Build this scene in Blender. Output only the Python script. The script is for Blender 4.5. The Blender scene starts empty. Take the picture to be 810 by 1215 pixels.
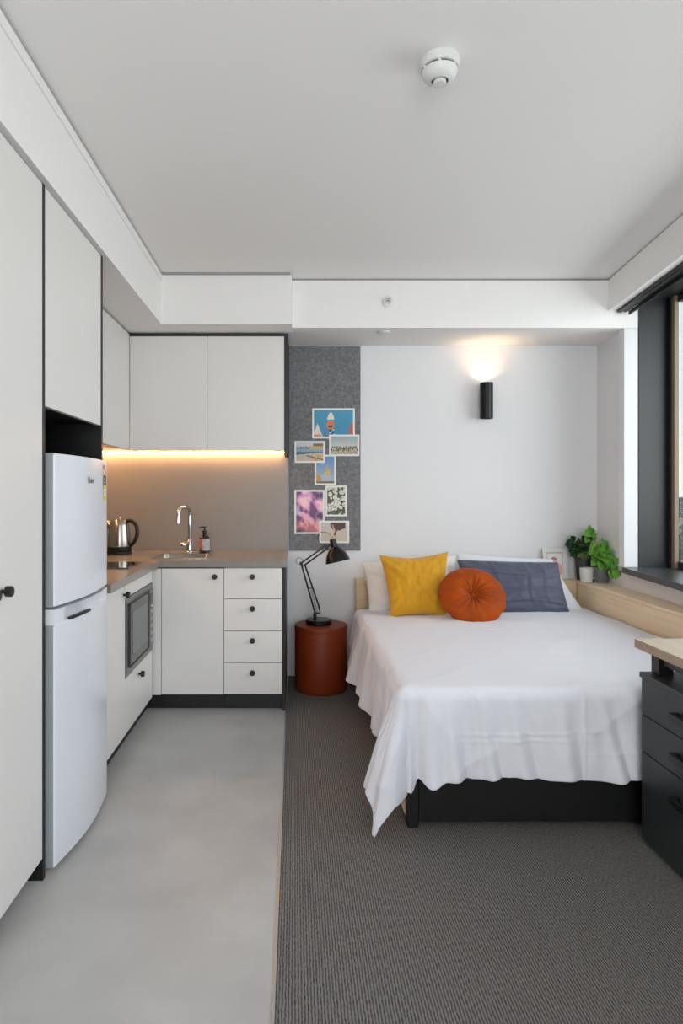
import bpy, bmesh, math, random
from mathutils import Vector, Matrix, noise
random.seed(7)
C = bpy.context.scene.collection
S = bpy.context.scene
PI = math.pi
# ------------------------------------------------------------------ camera
F = 760.0; CX = 350.0; CY = 586.0; H = 1.30
cam = bpy.data.cameras.new('camera'); camo = bpy.data.objects.new('camera', cam); C.objects.link(camo)
camo.location = (0, 0, H); camo.rotation_euler = (PI/2, 0, 0)
cam.sensor_fit = 'VERTICAL'; cam.sensor_height = 36; cam.sensor_width = 24
cam.lens = F/1215*36
cam.shift_x = (405-CX)/1215; cam.shift_y = (CY-607.5)/1215
cam.clip_start = .05; cam.clip_end = 20000
S.camera = camo
# ------------------------------------------------------------------ world and light
S.view_settings.view_transform = 'Standard'; S.view_settings.look = 'None'
S.view_settings.gamma = 1.0; S.view_settings.use_curve_mapping = False
S.view_settings.exposure = 0.0
W = bpy.data.worlds.new('sky'); S.world = W; W.use_nodes = True
nt = W.node_tree; nt.nodes.clear()
wo = nt.nodes.new('ShaderNodeOutputWorld'); bg = nt.nodes.new('ShaderNodeBackground')
tc = nt.nodes.new('ShaderNodeTexCoord'); sep = nt.nodes.new('ShaderNodeSeparateXYZ')
rmp = nt.nodes.new('ShaderNodeValToRGB'); nz = nt.nodes.new('ShaderNodeTexNoise')
mixc = nt.nodes.new('ShaderNodeMix'); mixc.data_type = 'RGBA'
nt.links.new(tc.outputs['Generated'], sep.inputs[0]); nt.links.new(sep.outputs['Z'], rmp.inputs[0])
e = rmp.color_ramp.elements
e[0].position = 0.0; e[0].color = (.98, .95, .90, 1)
e[1].position = .6; e[1].color = (.66, .80, 1.0, 1)
x_ = e.new(.05); x_.color = (1.0, .93, .85, 1); x_ = e.new(.12); x_.color = (.78, .88, .98, 1)
nz.inputs['Scale'].default_value = 3; nz.inputs['Detail'].default_value = 4
nt.links.new(tc.outputs['Generated'], nz.inputs['Vector'])
r2 = nt.nodes.new('ShaderNodeValToRGB'); r2.color_ramp.elements[0].position = .5; r2.color_ramp.elements[1].position = .75
r2.color_ramp.elements[1].color = (.6, .6, .6, 1)
nt.links.new(nz.outputs[0], r2.inputs[0]); nt.links.new(r2.outputs[0], mixc.inputs[0])
nt.links.new(rmp.outputs[0], mixc.inputs[6]); mixc.inputs[7].default_value = (1, 1, 1, 1)
nt.links.new(mixc.outputs[2], bg.inputs[0]); bg.inputs[1].default_value = 1.0
nt.links.new(bg.outputs[0], wo.inputs[0])
SKY = bg

def light(kind, name, loc, energy, color, rot=(0, 0, 0), **kw):
    l = bpy.data.lights.new(name, kind); l.energy = energy; l.color = color
    for k, v in kw.items(): setattr(l, k, v)
    o = bpy.data.objects.new(name, l); C.objects.link(o); o.location = loc; o.rotation_euler = rot
    return o
# daylight arriving through the long window: soft sky light outside the glass, facing into the room
WIN_ANG = math.atan(.111)
SKYL = light('AREA', 'daylight', (3.10, 2.45, 1.78), 62, (.95, .975, 1.0), (0, math.radians(90), WIN_ANG*-1), shape='RECTANGLE', size=1.7, size_y=2.8)
# added fill light, shining in through an invented window behind the photographer
BACKL = light('AREA', 'rear_fill', (.35, -2.15, 1.6), 87, (.99, .98, 1.0), (math.radians(106), 0, 0), shape='RECTANGLE', size=1.9, size_y=1.6)
SKY.inputs[1].default_value = 1.0
S.view_settings.exposure = 0.0

# ------------------------------------------------------------------ materials
def srgb(r, g, b):
    f = lambda c: (c/255/12.92) if c/255 <= .04045 else ((c/255+.055)/1.055)**2.4
    return (f(r), f(g), f(b), 1)
def mat(name, col, rough=.5, metal=0, bump=None, var=0, vscale=8, spec=.5, stretch=(1, 1, 1), coat=0, sheen=0, emit=None, es=0):
    m = bpy.data.materials.new(name); m.use_nodes = True; n = m.node_tree; p = n.nodes['Principled BSDF']
    c = srgb(*col)
    p.inputs['Base Color'].default_value = c; p.inputs['Roughness'].default_value = rough; p.inputs['Metallic'].default_value = metal
    p.inputs['Specular IOR Level'].default_value = spec
    if coat: p.inputs['Coat Weight'].default_value = coat
    if sheen: p.inputs['Sheen Weight'].default_value = sheen
    if emit: p.inputs['Emission Color'].default_value = srgb(*emit); p.inputs['Emission Strength'].default_value = es
    t = n.nodes.new('ShaderNodeTexCoord'); mp = n.nodes.new('ShaderNodeMapping'); mp.inputs['Scale'].default_value = stretch
    n.links.new(t.outputs['Object'], mp.inputs[0])
    if var:
        q = n.nodes.new('ShaderNodeTexNoise'); q.inputs['Scale'].default_value = vscale; q.inputs['Detail'].default_value = 6
        n.links.new(mp.outputs[0], q.inputs['Vector'])
        mx = n.nodes.new('ShaderNodeMix'); mx.data_type = 'RGBA'
        r = n.nodes.new('ShaderNodeMapRange'); r.inputs[1].default_value = .3; r.inputs[2].default_value = .7
        n.links.new(q.outputs[0], r.inputs[0]); n.links.new(r.outputs[0], mx.inputs[0])
        mx.inputs[6].default_value = tuple(c[i]*(1-var) for i in range(3))+(1,); mx.inputs[7].default_value = tuple(min(1, c[i]*(1+var)) for i in range(3))+(1,)
        n.links.new(mx.outputs[2], p.inputs['Base Color'])
    if bump:
        q = n.nodes.new('ShaderNodeTexNoise'); q.inputs['Scale'].default_value = bump[0]; q.inputs['Detail'].default_value = 4
        n.links.new(mp.outputs[0], q.inputs['Vector'])
        b = n.nodes.new('ShaderNodeBump'); b.inputs['Strength'].default_value = bump[1]; b.inputs['Distance'].default_value = bump[2]
        n.links.new(q.outputs[0], b.inputs['Height']); n.links.new(b.outputs[0], p.inputs['Normal'])
    return m
M = {}
M['wall'] = mat('wall_paint', (229, 229, 230), .75, bump=(180, .08, .002), spec=.3)
M['ceil'] = mat('ceiling_paint', (241, 239, 237), .85, bump=(120, .06, .002), spec=.2)
M['white'] = mat('white_cabinet_laminate', (228, 225, 222), .38, spec=.4, bump=(60, .02, .002))
M['black'] = mat('black_laminate', (16, 16, 17), .45, var=.15, vscale=20)
M['blackmetal'] = mat('black_metal', (14, 14, 15), .32, metal=.3, bump=(200, .03, .001))
M['knob'] = mat('black_knob', (14, 14, 15), .4, bump=(200, .03, .001))
M['splash'] = mat('taupe_splashback', (138, 133, 128), .38, var=.03, vscale=3)
M['counter'] = mat('grey_worktop', (136, 131, 124), .24, var=.05, vscale=90)
M['vinyl'] = mat('grey_vinyl', (184, 183, 181), .42, var=.09, vscale=3.5, spec=.4, bump=(40, .03, .002))
M['alu'] = mat('aluminium', (190, 190, 190), .35, metal=.8, bump=(200, .03, .001))
M['steel'] = mat('brushed_steel', (172, 166, 158), .27, metal=1, var=.05, vscale=6, stretch=(1, 1, 40))
M['chrome'] = mat('chrome', (215, 215, 215), .07, metal=1, bump=(50, .01, .001))
M['fridge'] = mat('fridge_enamel', (226, 229, 236), .22, spec=.5, bump=(300, .03, .001))
M['fridgeside'] = mat('fridge_side_shaded', (150, 157, 163), .35, bump=(300, .03, .001))  # shade on the fridge side, put into the colour
M['grey'] = mat('grey_metal_trim', (128, 128, 126), .35, metal=.4, var=.03)
M['dglass'] = mat('dark_glass', (60, 62, 62), .12, spec=.6, bump=(20, .005, .001))
M['mglass'] = mat('microwave_window_mesh', (104, 106, 106), .25, spec=.5, var=.05, vscale=300)
M['bglass'] = mat('black_ceramic_glass', (10, 10, 11), .06, spec=.6, bump=(20, .004, .001))
M['felt'] = mat('grey_felt', (124, 125, 127), .95, var=.26, vscale=48, spec=.1, bump=(240, .5, .003))
M['paper'] = mat('photo_paper', (235, 234, 230), .5, bump=(100, .02, .001))
M['terra'] = mat('terracotta_lacquer', (122, 46, 16), .48, spec=.25, bump=(60, .03, .002), var=.04)
M['cotton'] = mat('white_cotton', (226, 226, 232), .85, spec=.15, bump=(22, .25, .006), sheen=.1)
M['linen'] = mat('cream_pillow_cotton', (228, 222, 215), .9, spec=.15, bump=(18, .25, .01), sheen=.2)
M['yellow'] = mat('mustard_cotton', (208, 152, 36), .85, var=.07, vscale=10, spec=.15, bump=(30, .25, .008), sheen=.3)
M['velvet'] = mat('rust_velvet', (160, 66, 4), .6, var=.25, vscale=9, spec=.15, bump=(20, .4, .01), sheen=.05)
M['navy'] = mat('slate_blue_sateen', (76, 80, 98), .5, var=.08, vscale=9, spec=.35, bump=(14, .35, .012), sheen=.2)
M['pot1'] = mat('charcoal_ceramic', (62, 66, 70), .35, var=.08)
M['pot2'] = mat('grey_ceramic', (112, 114, 116), .55, var=.06, vscale=30)
M['mug'] = mat('white_ceramic', (222, 220, 214), .3, bump=(40, .02, .001))
M['soil'] = mat('soil', (60, 48, 38), .95, var=.4, vscale=60, bump=(80, .6, .01))
M['leafd'] = mat('dark_leaf', (44, 78, 42), .4, var=.3, vscale=30, coat=.1)
M['leafb'] = mat('bright_leaf', (98, 162, 56), .42, var=.25, vscale=25, coat=.1)
M['stem'] = mat('plant_stem', (150, 178, 100), .6, var=.15)
M['gunmetal'] = mat('window_frame_gunmetal', (44, 46, 47), .4, metal=.1, var=.04, vscale=5)
M['sillm'] = mat('window_sill_charcoal', (80, 80, 80), .28, metal=.3, var=.05)
M['tan'] = mat('tan_window_stile', (132, 118, 96), .6, var=.05)
M['amber'] = mat('amber_bottle', (30, 18, 12), .12, spec=.6, coat=.5, var=.1)
M['darkgrey'] = mat('dark_grey_desk_metal', (60, 64, 68), .45, var=.05)
M['deskblack'] = mat('black_desk_laminate', (44, 47, 48), .42, var=.08, vscale=12)
M['plastic'] = mat('white_plastic', (222, 222, 219), .45, bump=(100, .02, .001))
M['shade_in'] = mat('white_shade_lining', (225, 222, 215), .5, bump=(100, .02, .001))

def wood(name, a, b, axis, sc=1):
    m = bpy.data.materials.new(name); m.use_nodes = True; n = m.node_tree; p = n.nodes['Principled BSDF']
    t = n.nodes.new('ShaderNodeTexCoord'); mp = n.nodes.new('ShaderNodeMapping')
    s = [14*sc]*3; s[axis] = .8*sc; mp.inputs['Scale'].default_value = s
    q = n.nodes.new('ShaderNodeTexNoise'); q.inputs['Scale'].default_value = 2.5; q.inputs['Detail'].default_value = 7; q.inputs['Distortion'].default_value = .6
    r = n.nodes.new('ShaderNodeValToRGB'); r.color_ramp.elements[0].position = .3; r.color_ramp.elements[1].position = .7
    r.color_ramp.elements[0].color = srgb(*a); r.color_ramp.elements[1].color = srgb(*b)
    n.links.new(t.outputs['Object'], mp.inputs[0]); n.links.new(mp.outputs[0], q.inputs['Vector'])
    n.links.new(q.outputs[0], r.inputs[0]); n.links.new(r.outputs[0], p.inputs['Base Color']); p.inputs['Roughness'].default_value = .5
    b_ = n.nodes.new('ShaderNodeBump'); b_.inputs['Strength'].default_value = .05; b_.inputs['Distance'].default_value = .002
    n.links.new(q.outputs[0], b_.inputs['Height']); n.links.new(b_.outputs[0], p.inputs['Normal'])
    return m
M['wood'] = wood('birch_laminate', (232, 208, 174), (242, 220, 188), 1)
M['woodx'] = wood('birch_laminate_cross', (206, 178, 138), (220, 194, 156), 0)
M['desk'] = wood('desk_oak_laminate', (196, 178, 156), (214, 198, 176), 1)
M['deskedge'] = wood('desk_oak_edge', (158, 136, 116), (176, 154, 132), 1, 2)

def carpet():
    m = bpy.data.materials.new('ribbed_carpet'); m.use_nodes = True; n = m.node_tree; p = n.nodes['Principled BSDF']
    t = n.nodes.new('ShaderNodeTexCoord'); 
    mp = n.nodes.new('ShaderNodeMapping'); mp.inputs['Rotation'].default_value = (0, 0, 0)
    n.links.new(t.outputs['Object'], mp.inputs[0])
    w = n.nodes.new('ShaderNodeTexWave'); w.wave_type = 'BANDS'; w.bands_direction = 'X'; w.inputs['Scale'].default_value = 38
    w.inputs['Distortion'].default_value = 1.6; w.inputs['Detail'].default_value = 2; w.inputs['Detail Scale'].default_value = 1.2
    n.links.new(mp.outputs[0], w.inputs['Vector'])
    mp2 = n.nodes.new('ShaderNodeMapping'); mp2.inputs['Scale'].default_value = (260, 70, 1)
    n.links.new(t.outputs['Object'], mp2.inputs[0])
    q = n.nodes.new('ShaderNodeTexNoise'); q.inputs['Scale'].default_value = 1; q.inputs['Detail'].default_value = 2
    n.links.new(mp2.outputs[0], q.inputs['Vector'])
    mm = n.nodes.new('ShaderNodeMath'); mm.operation = 'MULTIPLY_ADD'; mm.inputs[1].default_value = .55
    n.links.new(w.outputs[1], mm.inputs[0]); n.links.new(q.outputs[0], mm.inputs[2])
    r = n.nodes.new('ShaderNodeValToRGB'); r.color_ramp.elements[0].position = .4; r.color_ramp.elements[1].position = 1.0
    r.color_ramp.elements[0].color = srgb(66, 63, 62); r.color_ramp.elements[1].color = srgb(132, 128, 125)
    n.links.new(mm.outputs[0], r.inputs[0]); n.links.new(r.outputs[0], p.inputs['Base Color'])
    p.inputs['Roughness'].default_value = .95; p.inputs['Specular IOR Level'].default_value = .1
    b = n.nodes.new('ShaderNodeBump'); b.inputs['Strength'].default_value = .5; b.inputs['Distance'].default_value = .004
    n.links.new(mm.outputs[0], b.inputs['Height']); n.links.new(b.outputs[0], p.inputs['Normal'])
    return m
M['carpet'] = carpet()
def glassmat():
    m = bpy.data.materials.new('window_glass'); m.use_nodes = True; n = m.node_tree; n.nodes.clear()
    o = n.nodes.new('ShaderNodeOutputMaterial'); mx = n.nodes.new('ShaderNodeMixShader'); t = n.nodes.new('ShaderNodeBsdfTransparent')
    g = n.nodes.new('ShaderNodeBsdfGlossy'); g.inputs['Roughness'].default_value = .02; lw = n.nodes.new('ShaderNodeLayerWeight'); pw = n.nodes.new('ShaderNodeMath'); pw.operation = 'POWER'; pw.inputs[1].default_value = 5; fr = n.nodes.new('ShaderNodeMath'); fr.operation = 'MULTIPLY_ADD'; fr.inputs[1].default_value = .8; fr.inputs[2].default_value = .03; n.links.new(lw.outputs['Facing'], pw.inputs[0]); n.links.new(pw.outputs[0], fr.inputs[0])
    t.inputs[0].default_value = (.96, .98, .98, 1)
    n.links.new(fr.outputs[0], mx.inputs[0]); n.links.new(t.outputs[0], mx.inputs[1]); n.links.new(g.outputs[0], mx.inputs[2]); n.links.new(mx.outputs[0], o.inputs[0])
    return m
M['glass'] = glassmat()
def emis(name, col, s):
    m = bpy.data.materials.new(name); m.use_nodes = True; n = m.node_tree; n.nodes.clear()
    o = n.nodes.new('ShaderNodeOutputMaterial'); e_ = n.nodes.new('ShaderNodeEmission'); e_.inputs[0].default_value = col; e_.inputs[1].default_value = s
    n.links.new(e_.outputs[0], o.inputs[0]); return m
def colmat(name, rough=.45):
    m = bpy.data.materials.new(name); m.use_nodes = True; n = m.node_tree; p = n.nodes['Principled BSDF']
    a = n.nodes.new('ShaderNodeVertexColor'); a.layer_name = 'print'
    n.links.new(a.outputs[0], p.inputs['Base Color']); p.inputs['Roughness'].default_value = rough
    return m
M['print'] = colmat('printed_ink')

# ------------------------------------------------------------------ helpers
ROOT = {}
def rloc(o):
    while o is not None and o.name not in ROOT: o = o.parent
    return ROOT[o.name] if o is not None else Vector((0, 0, 0))
def thing(name, label, cat, loc, group=None, kind=None):
    o = bpy.data.objects.new(name, None); C.objects.link(o); o.location = loc; o.empty_display_size = .05
    if label: o['label'] = label
    if cat: o['category'] = cat
    if group: o['group'] = group
    if kind: o['kind'] = kind
    ROOT[o.name] = Vector(loc); return o
def tag(o, label, cat, group=None, kind=None):
    o['label'] = label; o['category'] = cat
    if group: o['group'] = group
    if kind: o['kind'] = kind
    return o
def obj(name, bm, m, parent=None, smooth=False, bevel=0, origin=None, label=None, mods=None, seg=2):
    """links a bmesh built in world coordinates as one mesh object"""
    bmesh.ops.recalc_face_normals(bm, faces=bm.faces)
    off = rloc(parent) if parent is not None else (Vector(origin) if origin is not None else Vector((0, 0, 0)))
    if off.length: bmesh.ops.translate(bm, verts=bm.verts, vec=-off)
    me = bpy.data.meshes.new(name); bm.to_mesh(me); bm.free()
    for mm in (m if isinstance(m, (list, tuple)) else [m]): me.materials.append(mm)
    o = bpy.data.objects.new(name, me); C.objects.link(o)
    if parent is not None: o.parent = parent
    else: o.location = off; ROOT[o.name] = off
    if bevel:
        b = o.modifiers.new('bevel', 'BEVEL'); b.width = bevel; b.segments = seg; b.limit_method = 'ANGLE'; b.angle_limit = .6
    for md in (mods or []):
        x = o.modifiers.new(md[0], md[0]); [setattr(x, k, v) for k, v in md[1].items()]
    if smooth or bevel:
        for p in me.polygons: p.use_smooth = True
        if bevel or smooth == 'auto':
            x = o.modifiers.new('wn', 'WEIGHTED_NORMAL') if bevel else None
            if smooth == 'auto': me.set_sharp_from_angle(angle=.6)
            if bevel and not smooth: 
                me.set_sharp_from_angle(angle=.6)
    if label: o['label'] = label
    return o
def BM(): return bmesh.new()
def box(bm, x0, x1, y0, y1, z0, z1, mi=0):
    v = [bm.verts.new((x, y, z)) for x in (x0, x1) for y in (y0, y1) for z in (z0, z1)]
    for q in ((0, 1, 3, 2), (4, 6, 7, 5), (0, 4, 5, 1), (2, 3, 7, 6), (0, 2, 6, 4), (1, 5, 7, 3)):
        f = bm.faces.new([v[i] for i in q]); f.material_index = mi
    return bm
def bx(*a): return box(BM(), *a)
def prism(bm, pts, z0, z1, mi=0):
    a = [bm.verts.new((p[0], p[1], z0)) for p in pts]; b = [bm.verts.new((p[0], p[1], z1)) for p in pts]
    n = len(pts)
    bm.faces.new(a).material_index = mi; bm.faces.new(b).material_index = mi
    for i in range(n): bm.faces.new((a[i], a[(i+1) % n], b[(i+1) % n], b[i])).material_index = mi
    return bm
def lathe(bm, prof, center, axis=(0, 0, 1), n=40, mi=0, closed=False):
    """prof: (radius, height) pairs"""
    R = Vector((0, 0, 1)).rotation_difference(Vector(axis).normalized()).to_matrix(); c = Vector(center)
    rings = []
    for r, h in prof:
        if r < 1e-6: rings.append([bm.verts.new(c+R @ Vector((0, 0, h)))])
        else: rings.append([bm.verts.new(c+R @ Vector((r*math.cos(2*PI*i/n), r*math.sin(2*PI*i/n), h))) for i in range(n)])
    for a, b in zip(rings, rings[1:]):
        for i in range(n):
            if len(a) == 1 and len(b) == 1: continue
            if len(a) == 1: f = bm.faces.new((a[0], b[i], b[(i+1) % n]))
            elif len(b) == 1: f = bm.faces.new((a[i], a[(i+1) % n], b[0]))
            else: f = bm.faces.new((a[i], a[(i+1) % n], b[(i+1) % n], b[i]))
            f.material_index = mi
    return bm
def tube(bm, pts, r, n=10, cyc=False, mi=0):
    pts = [Vector(p) for p in pts]; rings = []
    up = None
    for i, p in enumerate(pts):
        t = (pts[min(i+1, len(pts)-1)]-pts[max(i-1, 0)]).normalized()
        if up is None: up = t.orthogonal().normalized()
        up = (up-t*up.dot(t)).normalized(); s = t.cross(up)
        rr = r[i] if isinstance(r, (list, tuple)) else r
        rings.append([bm.verts.new(p+up*rr*math.cos(2*PI*k/n)+s*rr*math.sin(2*PI*k/n)) for k in range(n)])
    for a, b in zip(rings, rings[1:]):
        for k in range(n): bm.faces.new((a[k], a[(k+1) % n], b[(k+1) % n], b[k])).material_index = mi
    bm.faces.new(rings[0]); bm.faces.new(rings[-1])
    return bm
def smoothpath(pts, k=8):
    pts = [Vector(p) for p in pts]; out = []
    P = [pts[0]]+pts+[pts[-1]]
    for i in range(1, len(P)-2):
        for j in range(k):
            t = j/k; a, b, c, d = P[i-1], P[i], P[i+1], P[i+2]
            out.append(.5*((2*b)+(c-a)*t+(2*a-5*b+4*c-d)*t*t+(3*b-a-3*c+d)*t**3))
    out.append(pts[-1]); return out
def struct(name, bm, m, parent=None, **k):
    o = obj(name, bm, m, parent, **k)
    if parent is None: o['kind'] = 'structure'
    return o
def at(px, py, Y): return Vector(((px-CX)*Y/F, Y, H-(py-CY)*Y/F))

# ------------------------------------------------------------------ room shell
YB = 4.58; YF = -1.9; XL = -1.47; ZC = 2.675; ZS = 2.358
XC = -.055
def xw(y):                       # lower part of the window wall
    return 2.157-.056*(4.58-y) if y > 3.46 else 2.094-.111*(3.46-y)
def xf(y, a=2.10): return a-.111*(4.09-y)     # facade direction
struct('floor', prism(BM(), [(XL-.1, YF-.1), (XC, YF-.1), (XC, YB+.1), (XL-.1, YB+.1)], -.05, 0), M['vinyl'])
struct('floor', prism(BM(), [(XC, YF-.1), (2.42, YF-.1), (2.42, YB+.1), (XC, YB+.1)], -.05, .002), M['carpet'])
struct('trim_1', bx(XC-.004, XC+.004, YF, YB, -.001, .0045), M['alu'])
struct('wall_back', bx(XL-.1, 2.42, YB, YB+.12, 0, ZC+.1), M['wall'])
struct('wall_left', bx(XL-.12, XL, YF, YB, 0, ZC+.1), M['wall'])
# rear wall, with an opening for the added window
bm = BM(); box(bm, XL, -.7, YF-.12, YF, 0, ZC+.1); box(bm, 1.4, 2.0, YF-.12, YF, 0, ZC+.1); box(bm, -.7, 1.4, YF-.12, YF, 0, .7); box(bm, -.7, 1.4, YF-.12, YF, 2.5, ZC+.1)
struct('wall_front', bm, M['wall'])
struct('ceiling', bx(XL-.1, 2.50, YF-.1, YB+.1, ZC, ZC+.1), M['ceil'])
ys = [YF, 0, 2, 3.46, 4.2, YB]
struct('wall_right', prism(BM(), [(xw(y), y) for y in ys]+[(2.42, YB), (2.42, 4.09), (2.48, 4.09), (2.48, YF)], 0, .795), M['wall'])
# alcove side wall above the shelf, beside the window, with the plaster pier
struct('wall_alcove', prism(BM(), [(xw(YB), YB), (xw(4.09)+.0, 4.10), (xw(4.09), 4.095), (2.42, 4.095), (2.42, YB)], .795, ZS+.002), M['wall'])
struct('wall_pier', prism(BM(), [(2.099, 4.09), (2.19, 4.09), (2.19, 4.16), (2.099, 4.16)], .832, ZS+.0015), M['wall'], bevel=.003)
# bulkheads
struct('ceiling_bulkhead_left', bx(XL, -.835, YF, 3.99, ZS, ZC-.012), M['ceil'])
struct('ceiling_bulkhead_kitchen', bx(XL, -.02, 3.99, YB, ZS, ZC-.012), M['ceil'])
struct('ceiling_bulkhead_alcove', bx(-.02, 2.42, 4.09, YB, ZS+.002, ZC-.012), M['ceil'])
gp = M['grey_gap'] = mat('shadow_gap', (158, 158, 155), .8, bump=(50, .02, .001))
struct('trim_2', bx(XL, -.85, YF, 3.975, ZC-.012, ZC), gp)
struct('trim_3', bx(XL, -.03, 3.975, YB, ZC-.012, ZC), gp)
struct('trim_4', bx(-.03, 2.41, 4.105, YB, ZC-.012, ZC), gp)
struct('trim_5', bx(-.840, -.828, YF, 3.995, ZC-.05, ZC-.012), M['ceil'])
# window pelmet
YW0 = .9
def strip(a0, a1, z0, z1, y0=YF, y1=4.09):
    return prism(BM(), [(xf(y0, a0), y0), (xf(y0, a1), y0), (xf(y1, a1), y1), (xf(y1, a0), y1)], z0, z1)
struct('ceiling_pelmet', strip(2.0, 2.045, 2.468, ZC-.01, YF, 4.089), M['ceil'])
struct('trim_6', strip(2.012, 2.04, ZC-.01, ZC, YF, 4.08), gp)
struct('wall_head', strip(2.19, 2.5, 2.56, ZC), M['gunmetal'])
# skirting
struct('baseboard_back', bx(XC+.005, .42, YB-.012, YB, .002, .09), M['wall'], bevel=.002)

# window
win = thing('window_1', None, None, (xf(1.6, 2.42), 1.6, .83), kind='structure')
obj('window_frame', prism(BM(), [(2.19, 4.092), (2.19, 4.085), (2.385, 4.085), (2.385, 4.092)], .832, 2.56), M['gunmetal'], win, bevel=.001)
obj('window_stile', bx(2.379, 2.408, 4.02, 4.083, .832, 2.56), M['tan'], win, bevel=.002)
obj('window_gasket', bx(2.366, 2.378, 4.05, 4.086, .832, 2.56), M['black'], win)
bm = BM()
for (z0, z1) in ((.832, .875), (2.505, 2.56)):
    q = [(xf(YW0, 2.41), YW0), (xf(YW0, 2.47), YW0), (xf(4.02, 2.47), 4.02), (xf(4.02, 2.41), 4.02)]; prism(bm, q, z0, z1)
for y in (2.5, .94):
    prism(bm, [(xf(y, 2.40), y-.03), (xf(y, 2.48), y-.03), (xf(y, 2.48), y+.03), (xf(y, 2.40), y+.03)], .832, 2.56)
obj('window_rail', bm, M['gunmetal'], win)
obj('window_pane', prism(BM(), [(xf(YW0, 2.44), YW0), (xf(YW0, 2.446), YW0), (xf(4.05, 2.446), 4.05), (xf(4.05, 2.44), 4.05)], .87, 2.51), M['glass'], win)
obj('window_sill', strip(2.085, 2.50, .795, .832, YW0-.05, 4.092), M['sillm'], win, bevel=.003)
obj('window_head', strip(2.19, 2.42, 2.545, 2.56, YW0), M['gunmetal'], win)
struct('wall_right_near', strip(2.10, 2.50, .833, 2.558, YF, YW0), M['wall'])
w2 = thing('window_added', None, None, (.35, YF-.06, .7), kind='structure')  # unseen window, added to let the rear fill in
bm = BM(); box(bm, -.7, -.64, YF-.1, YF-.04, .7, 2.5); box(bm, 1.34, 1.4, YF-.1, YF-.04, .7, 2.5); box(bm, -.64, 1.34, YF-.1, YF-.04, .7, .76); box(bm, -.64, 1.34, YF-.1, YF-.04, 2.44, 2.5)
obj('window_frame', bm, M['gunmetal'], w2); obj('window_pane', bx(-.64, 1.34, YF-.075, YF-.07, .76, 2.44), M['glass'], w2)

# roller blind rolled up behind the pelmet
rb = thing('roller_blind', 'black roller blind rolled up tight under the window pelmet', 'blind', (xf(1.6, 2.09), 1.6, 2.44))
obj('headrail', strip(2.047, 2.075, 2.452, 2.52, YF+.02, 4.075), M['black'], rb, bevel=.004)
obj('roller', tube(BM(), [(xf(YF+.02, 2.10), YF+.02, 2.488), (xf(4.07, 2.10), 4.07, 2.488)], .032, 20), M['black'], rb, smooth='auto')
obj('bottom_bar', strip(2.118, 2.13, 2.437, 2.462, YF+.02, 4.07), M['blackmetal'], rb, bevel=.003)

# ------------------------------------------------------------------ kitchen: tall run
XK = -.848
def knob(parent, c, axis, name='knob'):
    bm = lathe(BM(), [(0, 0), (.006, 0), (.006, .014), (.0155, .014), (.016, .016), (.016, .030), (.0145, .032), (0, .032)], c, axis, 24)
    return obj(name, bm, M['knob'], parent, smooth='auto')
t = thing('tall_cupboard', 'tall white cupboard with black round knobs left of the fridge', 'cupboard', (-1.16, 1.75, 0))
obj('body', bx(XL+.003, XK-.022, .45, 2.150, .075, 2.337), M['white'], t)
obj('side_panel', bx(XL+.003, XK+.001, 2.152, 2.170, .0, 2.345), M['black'], t, label='black edge panel beside the fridge')
obj('kickboard', bx(XL+.003, XK-.07, .45, 2.150, .0, .075), M['black'], t)
for (a, b, k) in ((1.812, 2.150, 1.85), (1.37, 1.808, 1.77), (.91, 1.366, .96), (.45, .906, .86)):
    d = obj('door', bx(XK-.02, XK, a, b, .075, 2.341), M['white'], t, bevel=.0015)
    knob(d, (XK, k, 1.018), (1, 0, 0))
struct('trim_7', bx(XL, XK-.012, .45, 2.83, 2.346, ZS), gp)
# overhead cupboard above the fridge and its niche
t = thing('overhead_cupboard', 'white single-door overhead cupboard above the fridge', 'cupboard', (-1.16, 2.49, 1.598))
obj('body', bx(XL+.003, XK-.022, 2.173, 2.800, 1.605, 2.337), [M['black']], t)
obj('door', bx(XK-.02, XK, 2.174, 2.797, 1.598, 2.341), M['white'], t, bevel=.0015)
t = thing('fridge_niche_panel', 'black full-height panel between the fridge and the kitchen worktop', 'panel', (-1.16, 2.815, 0))
obj('side_panel', bx(XL+.003, XK+.001, 2.803, 2.822, 0, 2.345), M['black'], t)
obj('back_panel', bx(XL+.003, XL+.012, 2.173, 2.800, 0, 1.60), M['black'], t)

# fridge
fr = thing('fridge', 'white two-door top-mount fridge freezer in the black niche', 'fridge', (-1.12, 2.46, 0))
def fx(y):                        # bowed front
    u = (y-2.19)/.55
    return -.822+.018*u+.026*math.sin(PI*u)
def bowed(z0, z1, y0=2.187, y1=2.738, inset=0, back=-.885):
    pts = [(back, y0)]+[(fx(y0+(y1-y0)*i/16)-inset, y0+(y1-y0)*i/16) for i in range(17)]+[(back, y1)]
    return prism(BM(), pts, z0, z1)
def sideshade(bm):  # gives the near door edge the shaded tone
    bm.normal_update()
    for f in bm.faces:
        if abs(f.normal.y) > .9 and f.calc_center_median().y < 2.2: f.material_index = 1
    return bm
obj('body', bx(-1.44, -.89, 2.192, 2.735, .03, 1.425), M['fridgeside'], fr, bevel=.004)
obj('door', sideshade(bowed(.912, 1.44)), [M['fridge'], M['fridgeside']], fr, bevel=.006, seg=3)
ld = obj('door', sideshade(bowed(.02, .852)), [M['fridge'], M['fridgeside']], fr, bevel=.006, seg=3)
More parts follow.
